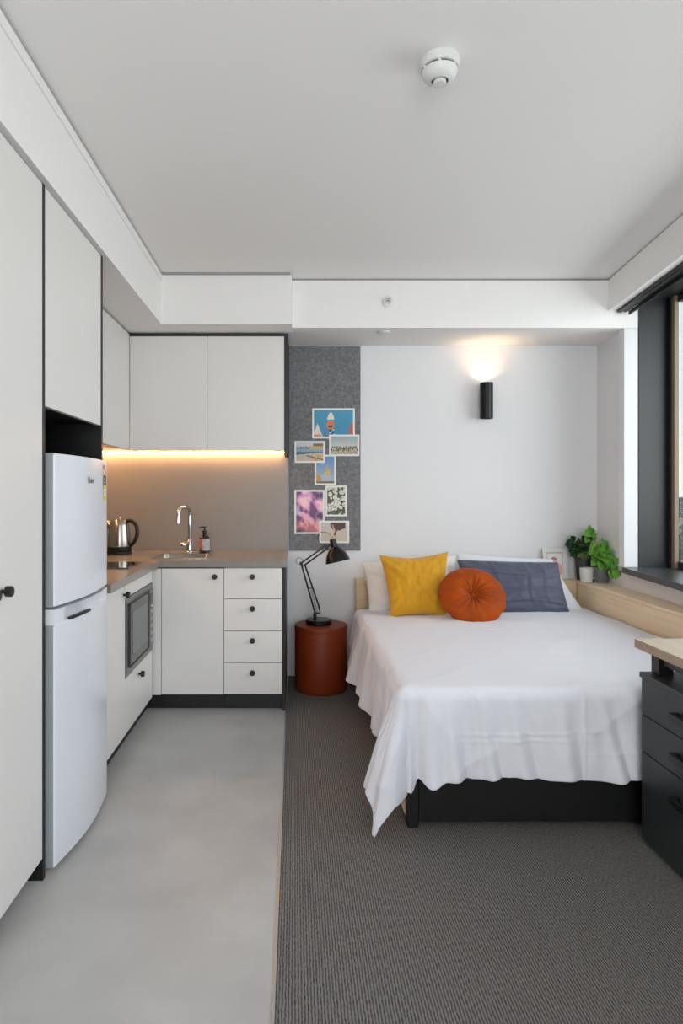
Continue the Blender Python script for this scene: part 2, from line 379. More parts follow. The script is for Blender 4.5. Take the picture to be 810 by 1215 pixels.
# scooped handle band on top of lower door
bm = BM(); n = 24
rows = []
for i in range(n+1):
    y = 2.187+.551*i/n; u = i/n
    ins = .022*min(1, max(0, (u-.12)/.06))*min(1, max(0, (.93-u)/.04))
    x = fx(y)
    rows.append([bm.verts.new(p) for p in ((-.885, y, .85), (x-.001, y, .85), (x-ins*.9-.001, y, .856), (x-ins*.5, y, .892), (x, y, .903), (-.885, y, .903))])
for a, b in zip(rows, rows[1:]):
    for k in range(6): bm.faces.new((a[k], a[(k+1) % 6], b[(k+1) % 6], b[k]))
bm.faces.new(rows[0]); bm.faces.new(rows[-1])
obj('handle_recess', bm, M['fridge'], ld, smooth='auto')
bm = BM(); pts = [(fx(y)+.0035, y) for y in [2.29+.17*i/6 for i in range(7)]]; pts2 = [(fx(y)-.008, y) for y in [2.46-.17*i/6 for i in range(7)]]
obj('handle_undercut_shade', prism(bm, pts+pts2, .851, .861), M['black'], ld)  # black strip stands in for the shadow under the handle lip
for (x, y) in ((-1.38, 2.25), (-1.38, 2.68), (-.93, 2.25), (-.93, 2.68)):
    obj('foot', lathe(BM(), [(0, 0), (.018, 0), (.018, .03), (0, .03)], (x, y, 0), n=16), M['black'], fr)
# maker's mark
def text(s, size, M4, m, name, parent, ext=.0006):
    cu = bpy.data.curves.new(name, 'FONT'); cu.body = s; cu.size = size; cu.extrude = ext; cu.align_x = 'CENTER'; cu.align_y = 'CENTER'
    to = bpy.data.objects.new(name, cu); C.objects.link(to)
    dg = bpy.context.evaluated_depsgraph_get(); me = bpy.data.meshes.new_from_object(to.evaluated_get(dg)); bpy.data.objects.remove(to)
    me.transform(Matrix.Translation(-rloc(parent)) @ M4); me.materials.clear(); me.materials.append(m)
    o = bpy.data.objects.new(name, me); C.objects.link(o); o.parent = parent; return o
RX = Matrix(((0, 0, 1, 0), (1, 0, 0, 0), (0, 1, 0, 0), (0, 0, 0, 1)))     # text x->+Y, y->+Z, normal +X
M['silver'] = mat('silver_print', (120, 123, 128), .3, metal=.6, bump=(50, .01, .001))
text('Haier', .034, Matrix.Translation((fx(2.47)+.0006, 2.47, 1.352)) @ Matrix.Rotation(-.031, 4, 'Z') @ RX, M['silver'], 'maker_mark', fr)

# printed pictures: coloured grid, ink only
def picture(name, corners, fn, nx, ny, parent, thick=.0006):
    """corners TL,TR,BR,BL ; fn(u,v)->srgb with v=0 at top"""
    TL, TR, BR, BL = [Vector(c) for c in corners]
    bm = BM(); L = bm.loops.layers.float_color.new('print')
    V = [[bm.verts.new((TL.lerp(TR, i/nx)).lerp(BL.lerp(BR, i/nx), j/ny)) for i in range(nx+1)] for j in range(ny+1)]
    for j in range(ny):
        for i in range(nx):
            f = bm.faces.new((V[j][i], V[j+1][i], V[j+1][i+1], V[j][i+1])); c = srgb(*fn((i+.5)/nx, (j+.5)/ny))
            for l in f.loops: l[L] = c
    return obj(name, bm, M['print'], parent)
def nn(u, v, s, seed=0): return noise.noise(Vector((u*s, v*s, seed*7.3)))
def fb(u, v, s, seed=0): return nn(u, v, s, seed)+.5*nn(u, v, s*2.1, seed+1)+.25*nn(u, v, s*4.3, seed+2)
def mixc3(a, b, t):
    t = max(0, min(1, t)); return tuple(a[i]+(b[i]-a[i])*t for i in range(3))
def f_sticker(u, v):
    if v < .33:
        if abs(u-.45+.25*math.sin(v*20)) < .22 and v > .03 : return (206, 60, 60)
        return (232, 230, 232)
    if v < .60:
        if .3 < u < .72 and (.38 < v < .44 or .48 < v < .54): return (180, 185, 195)
        return (52, 54, 66)
    if v < .70: return (214, 206, 60)
    if v < .88:
        if .4 < u < .7 and .74 < v < .84: return (110, 110, 100)
        return (236, 232, 214)
    return (206, 206, 70)
ya, yb = 2.648, 2.715
st = thing('energy_label', 'red, black and yellow rating sticker on the fridge top door', 'sticker', (fx(2.7)+.001, 2.7, 1.25))
bm = BM()
picture('label_print', [(fx(ya)+.0012, ya, 1.425), (fx(yb)+.0012, yb, 1.425), (fx(yb)+.0012, yb, 1.275), (fx(ya)+.0012, ya, 1.275)], f_sticker, 14, 40, st)

# ------------------------------------------------------------------ kitchen: base run
YD = 3.838          # face of back base run
bl = thing('base_cabinet', 'white base cabinet with knob between the fridge and microwave', 'cabinet', (-1.16, 3.0, 0))
obj('body', bx(XL+.003, XK-.022, 2.826, 3.190, .095, .858), M['white'], bl)
d = obj('door', bx(XK-.02, XK, 2.826, 3.193, .095, .853), M['white'], bl, bevel=.0015); knob(d, (XK, 3.165, .80), (1, 0, 0))
obj('kickboard', bx(XL+.003, XK-.05, 2.826, 3.194, 0, .095), M['black'], bl)
bm_ = thing('base_cabinet', 'white base cabinet housing the built-in microwave above a drawer', 'cabinet', (-1.16, 3.5, 0))
bm = BM(); box(bm, XL+.003, XK-.022, 3.198, 3.208, .095, .858); box(bm, XL+.003, XK-.022, 3.785, 3.797, .095, .858); box(bm, XL+.003, XK-.022, 3.208, 3.785, .095, .37); box(bm, XL+.003, XK-.022, 3.208, 3.785, .79, .858)
obj('body', bm, M['white'], bm_)
obj('top_rail', bx(XK-.02, XK, 3.197, 3.797, .778, .853), M['white'], bm_, bevel=.001)
d = obj('drawer', bx(XK-.02, XK, 3.197, 3.797, .095, .374), M['white'], bm_, bevel=.0015); knob(d, (XK, 3.47, .325), (1, 0, 0))
obj('kickboard', bx(XL+.003, XK-.05, 3.197, YD+.05, 0, .095), M['black'], bm_)
# microwave
mw = thing('microwave', 'built-in grey microwave with dark glass door under the worktop', 'microwave', (-1.16, 3.49, .38))
obj('body', bx(-1.30, XK-.003, 3.225, 3.77, .40, .765), M['black'], mw)
obj('trim_frame', bx(XK-.004, XK+.004, 3.2, 3.792, .379, .775), M['grey'], mw, bevel=.001)
d = obj('door', bx(XK+.003, XK+.014, 3.235, 3.665, .42, .745), M['dglass'], mw, bevel=.002)
obj('viewing_window', bx(XK+.0135, XK+.0155, 3.29, 3.60, .475, .695), M['mglass'], d)
obj('door_border', (lambda b: (box(b, XK+.013, XK+.0165, 3.235, 3.243, .42, .745), box(b, XK+.013, XK+.0165, 3.657, 3.665, .42, .745), box(b, XK+.013, XK+.0165, 3.243, 3.657, .42, .428), box(b, XK+.013, XK+.0165, 3.243, 3.657, .737, .745), b)[-1])(BM()), M['black'], d)
p = obj('control_panel', bx(XK+.003, XK+.012, 3.685, 3.775, .42, .745), M['grey'], mw, bevel=.002)
obj('display', bx(XK+.0115, XK+.0135, 3.70, 3.76, .665, .725), M['bglass'], p)
for k in range(5):
    obj('button', bx(XK+.0115, XK+.015, 3.705, 3.755, .44+.042*k, .462+.042*k), M['alu'], p, bevel=.001)
obj('dial', lathe(BM(), [(0, 0), (.014, 0), (.013, .01), (0, .01)], (XK+.012, 3.73, .65), (1, 0, 0), 20), M['alu'], p, smooth='auto')

# corner filler + back run
ck = thing('base_cabinet', 'white base cabinet with one plain door under the sink', 'cabinet', (-.62, 4.1, 0))
obj('body', bx(-.80, -.43, YD+.022, 4.5, .095, .70), M['white'], ck)
obj('filler_panel', bx(XK-.02, -.803, YD, YD+.02, .095, .853), M['white'], ck, bevel=.001)
d = obj('door', bx(-.80, -.4285, YD, YD+.02, .098, .853), M['white'], ck, bevel=.0015); knob(d, (-.48, YD, .805), (0, -1, 0))
obj('kickboard', bx(XK-.05, -.428, YD+.05, YD+.066, 0, .095), M['black'], ck)
dr = thing('drawer_cabinet', 'white base cabinet with four stacked drawers and black knobs', 'cabinet', (-.25, 4.1, 0))
obj('body', bx(-.426, -.082, YD+.022, 4.5, .095, .858), M['white'], dr)
zs = [.098, .288, .479, .671, .857]
for a, b, k in zip(zs, zs[1:], (.232, .424, .615, .805)):
    d = obj('drawer', bx(-.4255, -.080, YD, YD+.02, a+.002, b-.002), M['white'], dr, bevel=.0015); knob(d, (-.255, YD, k), (0, -1, 0))
obj('kickboard', bx(-.427, -.078, YD+.05, YD+.066, 0, .095), M['black'], dr)
obj('end_panel', bx(-.077, -.058, YD-.0, 4.548, .0, .858), M['black'], dr, label='black end panel')
# worktop with sink cut out
wt = thing('worktop', 'L-shaped grey worktop running round the kitchen corner', 'worktop', (-.8, 4.0, .86))
XW = -.812; YW = 3.828
sx0, sx1, sy0, sy1 = -.885, -.55, 3.965, 4.27
bm = BM()
for r in ((XL+.003, XW, 2.825, YW), (XL+.003, sx0, YW, 4.548), (sx0, sx1, YW, sy0), (sx0, sx1, sy1, 4.548), (sx1, -.052, YW, 4.548)):
    box(bm, r[0], r[1], r[2], r[3], .8605, .90)
bmesh.ops.remove_doubles(bm, verts=bm.verts, dist=1e-5)
obj('slab', bm, M['counter'], wt)
# sink
sk = thing('sink', 'small stainless steel sink bowl set into the worktop', 'sink', (-.717, 4.117, .9))
def rrect(x0, x1, y0, y1, r, z, n=6):
    out = []
    for (cx, cy, a0) in ((x1-r, y1-r, 0), (x0+r, y1-r, 90), (x0+r, y0+r, 180), (x1-r, y0+r, 270)):
        for i in range(n+1):
            a = math.radians(a0+90*i/n); out.append((cx+r*math.cos(a), cy+r*math.sin(a), z))
    return out
bm = BM(); loops = []
for (g, r, z) in ((.012, .05, .9005), (.012, .05, .903), (-.004, .045, .903), (-.006, .045, .898), (-.012, .05, .79), (-.035, .04, .775)):
    loops.append([bm.verts.new(p) for p in rrect(sx0-g, sx1+g, sy0-g, sy1+g, r, z)])
for a, b in zip(loops, loops[1:]):
    for i in range(len(a)): bm.faces.new((a[i], a[(i+1) % len(a)], b[(i+1) % len(a)], b[i]))
bm.faces.new(loops[-1])
obj('bowl', bm, M['steel'], sk, smooth='auto')
obj('drain', lathe(BM(), [(.0, .777), (.03, .777), (.036, .779), (.038, .776)], (-.717, 4.117, 0), n=24), M['chrome'], sk, smooth=True)
# tap
tp = thing('tap', 'chrome swan-neck mixer tap standing behind the sink', 'tap', (-.718, 4.37, .9))
obj('base', lathe(BM(), [(0, 0), (.026, 0), (.026, .006), (.022, .01), (.022, .085), (.019, .09), (0, .09)], (-.718, 4.37, .9), n=28), M['chrome'], tp, smooth='auto')
sp = smoothpath([(-.718, 4.37, .98), (-.718, 4.37, 1.10), (-.718, 4.37, 1.17), (-.722, 4.345, 1.205), (-.745, 4.30, 1.21), (-.768, 4.262, 1.195), (-.775, 4.25, 1.15), (-.776, 4.248, 1.10)])
obj('spout', tube(BM(), sp, .0125, 16), M['chrome'], tp, smooth=True)
obj('lever', tube(BM(), [(-.728, 4.362, .955), (-.765, 4.33, .955), (-.775, 4.325, .958)], [.017, .017, .008], 14), M['chrome'], tp, smooth='auto')
# soap bottle
sb = thing('soap_bottle', 'dark amber pump soap bottle on the worktop beside the tap', 'bottle', (-.61, 4.33, .9))
c = (-.612, 4.33, .9)
obj('bottle_body', lathe(BM(), [(0, .001), (.032, .001), (.036, .006), (.036, .095), (.033, .108), (.02, .122), (.0135, .128), (.0135, .138), (0, .138)], c, n=32), M['amber'], sb, smooth='auto')
M['label'] = mat('soap_label', (168, 172, 180), .6, var=.25, vscale=60)
M['label2'] = mat('soap_label_orange', (200, 108, 84), .6, var=.1, vscale=60)
def arc_label(a0, a1, z0, z1, r, m, name, dx=0):
    bm = BM(); A = [math.radians(a0+(a1-a0)*i/12) for i in range(13)]
    lo = [bm.verts.new((c[0]+r*math.cos(a), c[1]+r*math.sin(a), c[2]+z0)) for a in A]; hi = [bm.verts.new((c[0]+r*math.cos(a), c[1]+r*math.sin(a), c[2]+z1)) for a in A]
    for i in range(12): bm.faces.new((lo[i], lo[i+1], hi[i+1], hi[i]))
    return obj(name, bm, m, sb, smooth=True)
arc_label(250, 350, .02, .095, .0368, M['label'], 'front_label')
arc_label(180, 243, .03, .095, .0368, M['label2'], 'side_label')
obj('pump', (lambda b: (lathe(b, [(0, .138), (.015, .138), (.015, .152), (.006, .154), (.006, .172), (.012, .173), (.012, .180), (0, .181)], c, n=20), tube(b, [(c[0], c[1], c[2]+.176), (c[0]-.02, c[1]-.012, c[2]+.177), (c[0]-.034, c[1]-.02, c[2]+.170)], .005, 10), b)[-1])(BM()), M['knob'], sb, smooth='auto')
# kettle
kc = (-1.165, 4.25, .9)
kt = thing('kettle', 'brushed steel electric kettle with black handle on the worktop corner', 'kettle', kc)
obj('power_base', lathe(BM(), [(0, 0), (.08, 0), (.082, .004), (.082, .018), (.076, .022), (0, .022)], kc, n=40), M['knob'], kt, smooth='auto')
obj('band', lathe(BM(), [(.078, .0225), (.079, .024), (.079, .052), (.077, .054)], kc, n=40), M['knob'], kt, smooth='auto')
obj('kettle_body', lathe(BM(), [(0, .05), (.0765, .052), (.077, .056), (.072, .12), (.065, .19), (.060, .215), (.055, .222), (.054, .224)], kc, n=48), M['steel'], kt, smooth='auto')
obj('lid', lathe(BM(), [(.056, .222), (.052, .229), (.03, .236), (.012, .238), (.012, .247), (0, .249)], kc, n=40), M['steel'], kt, smooth='auto')
hp = smoothpath([(kc[0]+.050, kc[1]-.01, kc[2]+.222), (kc[0]+.085, kc[1]-.015, kc[2]+.222), (kc[0]+.115, kc[1]-.02, kc[2]+.195), (kc[0]+.122, kc[1]-.02, kc[2]+.15), (kc[0]+.112, kc[1]-.02, kc[2]+.10), (kc[0]+.085, kc[1]-.015, kc[2]+.065), (kc[0]+.07, kc[1]-.012, kc[2]+.062)], 6)
obj('handle', tube(BM(), hp, .0125, 12), M['knob'], kt, smooth=True)
obj('spout', tube(BM(), [(kc[0]-.055, kc[1], kc[2]+.185), (kc[0]-.075, kc[1], kc[2]+.208), (kc[0]-.085, kc[1], kc[2]+.218)], [.03, .02, .013], 14), M['steel'], kt, smooth='auto')
# cooktop
ct = thing('cooktop', 'two-zone black ceramic cooktop set in the left worktop', 'cooktop', (-1.15, 3.55, .9))
obj('glass_plate', bx(-1.40, -.89, 3.41, 3.70, .9005, .907), M['bglass'], ct, bevel=.002)
M['ring'] = mat('cooktop_ring_print', (70, 70, 72), .2, bump=(50, .01, .001))
for (x, r) in ((-1.27, .07), (-1.06, .085)):
    obj('cooking_zone', lathe(BM(), [(r, .9073), (r+.003, .9075), (r+.006, .9073)], (x, 3.555, 0), n=48), M['ring'], ct)
obj('rim', (lambda b: (box(b, -1.403, -.887, 3.407, 3.41, .9005, .9065), box(b, -1.403, -.887, 3.70, 3.703, .9005, .9065), box(b, -.89, -.887, 3.41, 3.70, .9005, .9065), b)[-1])(BM()), M['steel'], ct)
# splashback
sp_ = thing('splashback', 'taupe splashback panel between worktop and wall cabinets', 'splashback', (-.75, 4.56, .9))
obj('panel', bx(XL+.02, -.052, 4.55, 4.578, .9005, 1.600), M['splash'], sp_)
obj('return_panel', bx(XL+.002, XL+.018, 2.825, 4.578, .9005, 1.600), M['splash'], sp_)
# upper cabinets
YU = 4.199; XU = -1.085
uc = thing('overhead_cupboard', 'white two-door wall cabinet facing the room above the sink', 'cabinet', (-.6, 4.38, 1.587))
obj('body', bx(-1.10, -.075, YU+.022, 4.575, 1.605, 2.335), M['white'], uc)
for a, b in ((-1.083, -.578), (-.574, -.0725)):
    obj('door', bx(a, b, YU, YU+.02, 1.587, 2.333), M['white'], uc, bevel=.0015)
obj('top_filler', bx(-1.085, -.044, YU+.003, YU+.02, 2.335, 2.351), M['black'], uc)
obj('end_panel', bx(-.0715, -.044, YU, 4.578, 1.560, 2.345), M['black'], uc, label='black end panel')
ul = thing('overhead_cupboard', 'white wall cabinet on the left wall beyond the fridge', 'cabinet', (-1.28, 3.5, 1.587))
obj('body', bx(XL+.003, XU-.022, 2.826, 4.15, 1.605, 2.335), M['white'], ul)
for a, b in ((2.826, 3.515), (3.519, 4.196)):
    obj('door', bx(XU-.02, XU, a, b, 1.587, 2.345), M['white'], ul, bevel=.0015)
M['led'] = emis('warm_led', (1.0, .52, .23, 1), 62)
ls = thing('led_strip', 'warm LED strip light under the kitchen wall cupboards', 'light', (-.6, 4.5, 1.6))
obj('diffuser', bx(-1.40, -.08, 4.515, 4.530, 1.592, 1.600), M['led'], ls)
obj('housing', bx(-1.40, -.08, 4.505, 4.54, 1.600, 1.605), M['alu'], ls)
obj('diffuser', bx(-1.435, -1.42, 2.86, 4.50, 1.592, 1.600), M['led'], ls)
obj('housing', bx(-1.45, -1.41, 2.86, 4.50, 1.600, 1.605), M['alu'], ls)

# ------------------------------------------------------------------ pinboard and photos
pb = obj('pinboard', bx(-.043, .466, YB-.014, YB-.001, .897, 2.352), M['felt'], origin=(.2, YB, .9), bevel=.001)
tag(pb, 'tall grey felt pinboard on the wall beside the kitchen', 'pinboard')
def gs_(x, w): return math.exp(-(x/w)**2)
def f_ice(u, v):
    c = mixc3((62, 150, 186), (52, 134, 172), v)
    # cone in the middle
    if ((u-.42)/.10)**2+((v-.56)/.17)**2 < 1 or (abs(u-.43) < .085 and .42 < v < .60): c = (214, 120, 62)
    if abs(u-.43) < .09-.10*(max(0, .32-v)) and .10 < v < .36 and abs(u-.43) < .02+.3*(v-.07): c = (236, 224, 214)
    if abs(u-.42) < .055 and .58 < v < .66: c = (60, 42, 40)
    if abs(u-.45) < .06 and v > .72: c = (38, 48, 66) if nn(u, v, 18) > -.1 else (210, 216, 222)
    if v > .50 and abs(u-.09) < (v-.50)*.27: c = (232, 210, 200)
    if v > .92 and u < .2: c = (206, 140, 110)
    if u > .90 and v > .45+(.98-u)*2.5: c = (190, 92, 62)
    if u > .86 and v > .92: c = (70, 50, 60)
    return c
def f_sky(u, v):
    c = mixc3((150, 168, 172), (196, 198, 188), v/.55)
    if v > .55: c = (196, 184, 160)
    if v > .55 and nn(u*2, v*1.2, 11, 3) > -.02: c = (84, 74, 66)
    if v > .82: c = mixc3(c, (200, 190, 168), .6)
    return c
def f_beach(u, v):
    if v < .26: c = (192, 198, 204)
    elif v < .55: c = mixc3((150, 172, 186), (120, 152, 172), (v-.26)/.3)
    else: c = mixc3((190, 176, 156), (206, 192, 168), fb(u, v, 6))
    if .22 < v < .34 and u < .55 and nn(u, v, 20, 1) > -.2: c = (108, 112, 120)
    if .62 < u and .06 < v < .2: c = (122, 92, 88)
    if u > .5 and .18 < v < .34: c = (198, 168, 84)
    if .5+.0*u < v < .66-.15*u: c = (44, 96, 126)
    if u > .45 and v > .68 and nn(u, v, 7, 4) > .0: c = (190, 158, 96)
    if abs((v-.72)-(u-.4)*.35) < .03 and u > .4: c = (110, 82, 70)
    return c
def f_castle(u, v):
    c = mixc3((96, 140, 182), (160, 182, 200), v)
    k = abs(u-.62)*1.6+.32+.06*nn(u, v, 12)
    if v > k and v < .8: c = mixc3((206, 180, 130), (180, 150, 100), fb(u, v, 9)+.4)
    if v > .6+abs(u-.1)*1.2: c = (186, 146, 84)
    if v > .7 and .3 < u < .8: c = (170, 184, 196)
    if v > .92: c = (122, 96, 66)
    return c
def f_cloud(u, v):
    a, b = u*1.1+v*.55, v*1.9-u*.9
    n_ = fb(a, b, 2.6, 5)
    c = mixc3((196, 134, 200), (240, 172, 184), v*1.2)
    c = mixc3(c, (166, 170, 222), max(0, nn(a, b, 2.2, 9))*1.6)
    c = mixc3(c, (250, 206, 210), max(0, -n_)*1.5)
    c = mixc3(c, (112, 66, 116), max(0, n_-.05)*2.6)
    if v > .66: c = mixc3(c, (236, 140, 124), min(.6, (v-.66)*3))
    c = mixc3(c, (66, 56, 88), max(0, 1.2*gs_(u-.95, .18)*gs_(v-.10, .07)+1.2*gs_(u-.9, .2)*gs_(v-.60, .07)+gs_(u-.1, .25)*gs_(v-.97, .07))*.9)
    return c
def f_flower(u, v):
    k = 6.0; i, j = u*4.4, v*6
    d = noise.voronoi(Vector((i, j, 2.2)))[0][0]
    c = (224, 222, 208) if d < .56 else (74, 82, 66)
    if d < .10: c = (198, 160, 110)
    if nn(u, v, 22, 3) > .25: c = mixc3(c, (40, 46, 40), .6)
    return c
def f_hair(u, v):
    c = mixc3((196, 192, 186), (206, 186, 170), v)
    if v < .42 and .35 < u < .92 and ((u-.64)/.3)**2+((v-.12)/.32)**2+.5*nn(u, v, 9) < 1: c = (74, 44, 38)
    if .36 < u-.16*v < .50 and .12 < v < .62 and abs(u-.41-.22*v) < .03: c = (196, 140, 110)
    if abs(u-.50-.0*v) < .025+.04*(v > .5)*(.8-v) and .30 < v < .85: c = (212, 170, 146)
    if abs(u-.70+.28*v) < .035 and .25 < v < .7: c = (92, 54, 44)
    return c
prints = [
 ('photo print of ice cream cones against a blue sky, topmost on the pinboard', (370.3, 484.4, 420.8, 520.2), f_ice, 72, 50),
 ('small photo print of a pale hazy skyline just below the ice cream photo', (390.2, 515.6, 426.2, 541.2), f_sky, 56, 38),
 ('small photo print of a beach shore with yellow umbrellas, left side of pinboard', (349.3, 523.2, 385.4, 549.2), f_beach, 56, 38),
 ('narrow upright photo print of pale towers under a blue sky', (373.0, 539.6, 398.4, 575.6), f_castle, 38, 52),
 ('large upright photo print of pink and purple sunset clouds', (349.1, 581.3, 385.0, 633.6), f_cloud, 60, 84),
 ('upright photo print of white flowers with dark leaves', (386.0, 576.2, 411.4, 612.6), f_flower, 50, 70),
 ('photo print of brown hair and raised hands behind the lamp, lowest on the pinboard', (378.6, 617.8, 414.2, 644.4), f_hair, 60, 42)]
layer = {0: .0018, 1: .0030, 2: .0030, 3: .0020, 4: .0018, 5: .0018, 6: .0030}
for i, (lab, (x0, y0, x1, y1), fn, nx, ny) in enumerate(prints):
    Y = YB-.0145-layer[i]; a = at(x0, y0, Y); b = at(x1, y1, Y)
    pt = thing('photo_print', lab, 'photo', ((a.x+b.x)/2, Y, (a.z+b.z)/2), 'photo prints on the pinboard')
    obj('paper', bx(a.x, b.x, Y, Y+.0009, b.z, a.z), M['paper'], pt)
    m_ = .0125; yy = Y-.0004
    picture('picture', [(a.x+m_, yy, a.z-m_), (b.x-m_, yy, a.z-m_), (b.x-m_, yy, b.z+m_), (a.x+m_, yy, b.z+m_)], fn, nx, ny, pt)

# ------------------------------------------------------------------ side table and desk lamp
tb = thing('side_table', 'round terracotta drum side table between kitchen and bed', 'table', (.172, 4.27, .002))
c = (.172, 4.27, .002)
obj('drum', lathe(BM(), [(0, 0), (.165, 0), (.171, .006), (.174, .02), (.174, .398), (.172, .401)], c, n=72), M['terra'], tb, smooth='auto')
obj('lid', lathe(BM(), [(.172, .4015), (.176, .4025), (.176, .425), (.172, .431), (.15, .432), (0, .432)], c, n=72), M['terra'], tb, smooth='auto')
def L(px, py, y=4.27): return at(px, py, y)
lz = .4345
lp = thing('desk_lamp', 'black articulated desk lamp standing on the terracotta table', 'lamp', (.157, 4.27, lz))
obj('base', lathe(BM(), [(0, 0), (.082, 0), (.085, .004), (.085, .026), (.080, .031), (0, .032)], (.157, 4.27, lz), n=48), M['blackmetal'], lp, smooth='auto')
j0 = Vector((.132, 4.27, lz+.03)); j1 = L(357, 668); j2 = L(386.5, 647)
obj('pivot', lathe(BM(), [(0, 0), (.012, 0), (.012, .035), (.006, .05), (0, .05)], (j0.x, 4.27, lz+.03), n=16), M['blackmetal'], lp, smooth='auto')
k0 = Vector((j0.x, 4.27, lz+.075)); 
bm = BM(); off = Vector((.030, 0, -.005))
tube(bm, [k0+Vector((0, -.012, 0)), j1+Vector((0, -.012, 0))], .0056); tube(bm, [k0+Vector((0, .012, 0)), j1+Vector((0, .012, 0))], .0056)
tube(bm, [k0+Vector((.030, 0, .03)), j1+Vector((.026, 0, -.012))], .0056)
tube(bm, [k0, k0+Vector((.036, 0, -.005))], .005); tube(bm, [k0+Vector((.036, 0, -.005)), k0+Vector((.022, 0, .045))], .004)
mid = k0.lerp(j1, .48); tube(bm, [mid, mid+Vector((.028, 0, .01))], .0035)
obj('lower_arm', bm, M['blackmetal'], lp, smooth='auto')
def spring(a, b, r, turns, w=.0012):
    a, b = Vector(a), Vector(b); d = (b-a); t_ = d.normalized(); u_ = t_.orthogonal().normalized(); v_ = t_.cross(u_)
    return tube(BM(), [a+d*(i/(turns*8))+(u_*math.cos(i*PI/4)+v_*math.sin(i*PI/4))*r for i in range(turns*8+1)], w, 6)
obj('spring', spring(k0+Vector((.014, 0, .005)), mid+Vector((.018, 0, .0)), .006, 14), M['blackmetal'], lp)
bm = BM(); nrm = Vector((.5, 0, -.86))*.026
tube(bm, [j1+Vector((0, -.01, 0)), j2+Vector((0, -.01, 0))], .0056); tube(bm, [j1+nrm, j2+nrm*.9], .0056)
tube(bm, [j1, j1+nrm], .006); tube(bm, [j2, j2+nrm], .007); tube(bm, [j2+Vector((0, -.02, -.01)), j2+Vector((0, .02, -.01))], .011)
obj('upper_arm', bm, M['blackmetal'], lp, smooth='auto')
obj('knob', lathe(BM(), [(0, 0), (.011, 0), (.011, .012), (0, .012)], j1+Vector((0, -.03, 0)), (0, 1, 0), 16), M['blackmetal'], lp, smooth='auto')
a0 = L(395.2, 643); a1 = L(401, 668); ax = (a1-a0).normalized(); ax = (ax+Vector((0, -.10, 0))).normalized()
sh = obj('lamp_shade', lathe(BM(), [(0, -.02), (.018, -.02), (.022, -.015), (.023, .035), (.030, .042), (.046, .056), (.064, .080), (.076, .108), (.083, .135), (.081, .134), (.073, .108), (.061, .082), (.044, .060), (.02, .046), (0, .044)], a0, ax, 48), M['blackmetal'], lp, smooth='auto')
obj('bulb', lathe(BM(), [(0, .045), (.012, .05), (.016, .07), (.026, .09), (.026, .105), (.015, .12), (0, .124)], a0, ax, 24), M['plastic'], sh, smooth=True)
tube_b = BM(); tube(tube_b, [j2+Vector((.005, 0, -.008)), a0+ax*.02+Vector((-.02, 0, 0))], .007)
obj('shade_bracket', tube_b, M['blackmetal'], lp, smooth='auto')
cb = smoothpath([a0+Vector((0, 0, .018)), L(392, 635), L(386, 631.5), L(379, 632.5), L(377, 638), L(379.5, 645), j2], 8)
obj('cable', tube(BM(), cb, .0018, 8), M['knob'], lp, smooth=True)
cb = [j1+Vector((-.012+.022*math.cos(a*PI/8), .012, .012+.022*math.sin(a*PI/8))) for a in range(0, 13)]
obj('cable', tube(BM(), cb, .0016, 8), M['knob'], lp, smooth=True)

# ------------------------------------------------------------------ bed
BX0 = .436; BX1 = 1.93; BY0 = 2.485; BY1 = 4.44
bd = thing('bed_frame', 'bed frame of birch headboard and side with black foot end', 'bed frame', (1.18, 3.5, .002))
obj('headboard', bx(.425, 1.950, 4.44, 4.572, .003, .70), M['woodx'], bd, bevel=.002)
obj('side_rail', bx(BX0-.002, BX0+.018, BY0+.055, 4.438, .03, .34), M['wood'], bd, bevel=.002, label='birch side rail')
obj('side_rail', bx(BX1-.02, BX1, BY0+.055, 4.438, .03, .34), M['wood'], bd, bevel=.002)
obj('footboard', bx(BX0+.045, BX1, BY0+.012, BY0+.032, .022, .34), M['black'], bd, bevel=.002, label='black footboard')
for x in (BX0, BX1-.042):
    obj('leg', bx(x, x+.042, BY0, BY0+.052, .003, .34), M['black'], bd, bevel=.002, label='black leg')
ma = obj('mattress', bx(BX0+.02, BX1-.015, BY0+.035, 4.435, .341, .505), M['cotton'], origin=(1.18, 3.5, .34), bevel=.04, seg=4)
tag(ma, 'thick white mattress on the bed frame under the duvet', 'mattress')

# duvet ---------------------------------------------------------------
xc, yc, zt = .445, 2.51, .545
WD = 1.935-xc; LD = 4.28-yc; RR = .045
def prof(t, flare):
    q = RR*PI/2
    if t <= 0: return 0, 0
    if t < q: a = t/RR; return RR*math.sin(a)+flare*t*.3, RR*(1-math.cos(a))
    return RR+flare*(t-q)+flare*q*.3, RR+(t-q)*math.sqrt(max(.2, 1-flare*flare))
def interp(x, tab):
    for (a, b), (c_, d_) in zip(tab, tab[1:]):
        if x <= c_: 
            s = max(0, min(1, (x-a)/(c_-a))); s = s*s*(3-2*s); return b+(d_-b)*s
    return tab[-1][1]
def FL(q):   # left side flare along the bed
    return interp(q, [(0, .27), (.22, .13), (.5, .04), (.85, .10), (1.3, .22), (1.55, .24), (1.8, .05)])
def HL(q): return interp(q, [(0, .44), (.16, .37), (.42, .36), (.6, .40), (.95, .37), (1.3, .37), (1.5, .33), (1.8, .2)])
def HF(p): return .366+.004*math.sin(p*9+1)+.004*math.sin(p*27)+.018*math.exp(-((p-.075)/.035)**2)+.05*math.exp(-((p+.0)/.018)**2)-.012*math.exp(-((p-.035)/.02)**2)+.006*math.exp(-((p-.66)/.03)**2)
def ridge(x, y, k, seed): 
    n_ = noise.noise(Vector((x*k, y*k, seed))); return (1-min(1, abs(n_)*2.6))**3
def gs(x, w): return math.exp(-(x/w)**2)
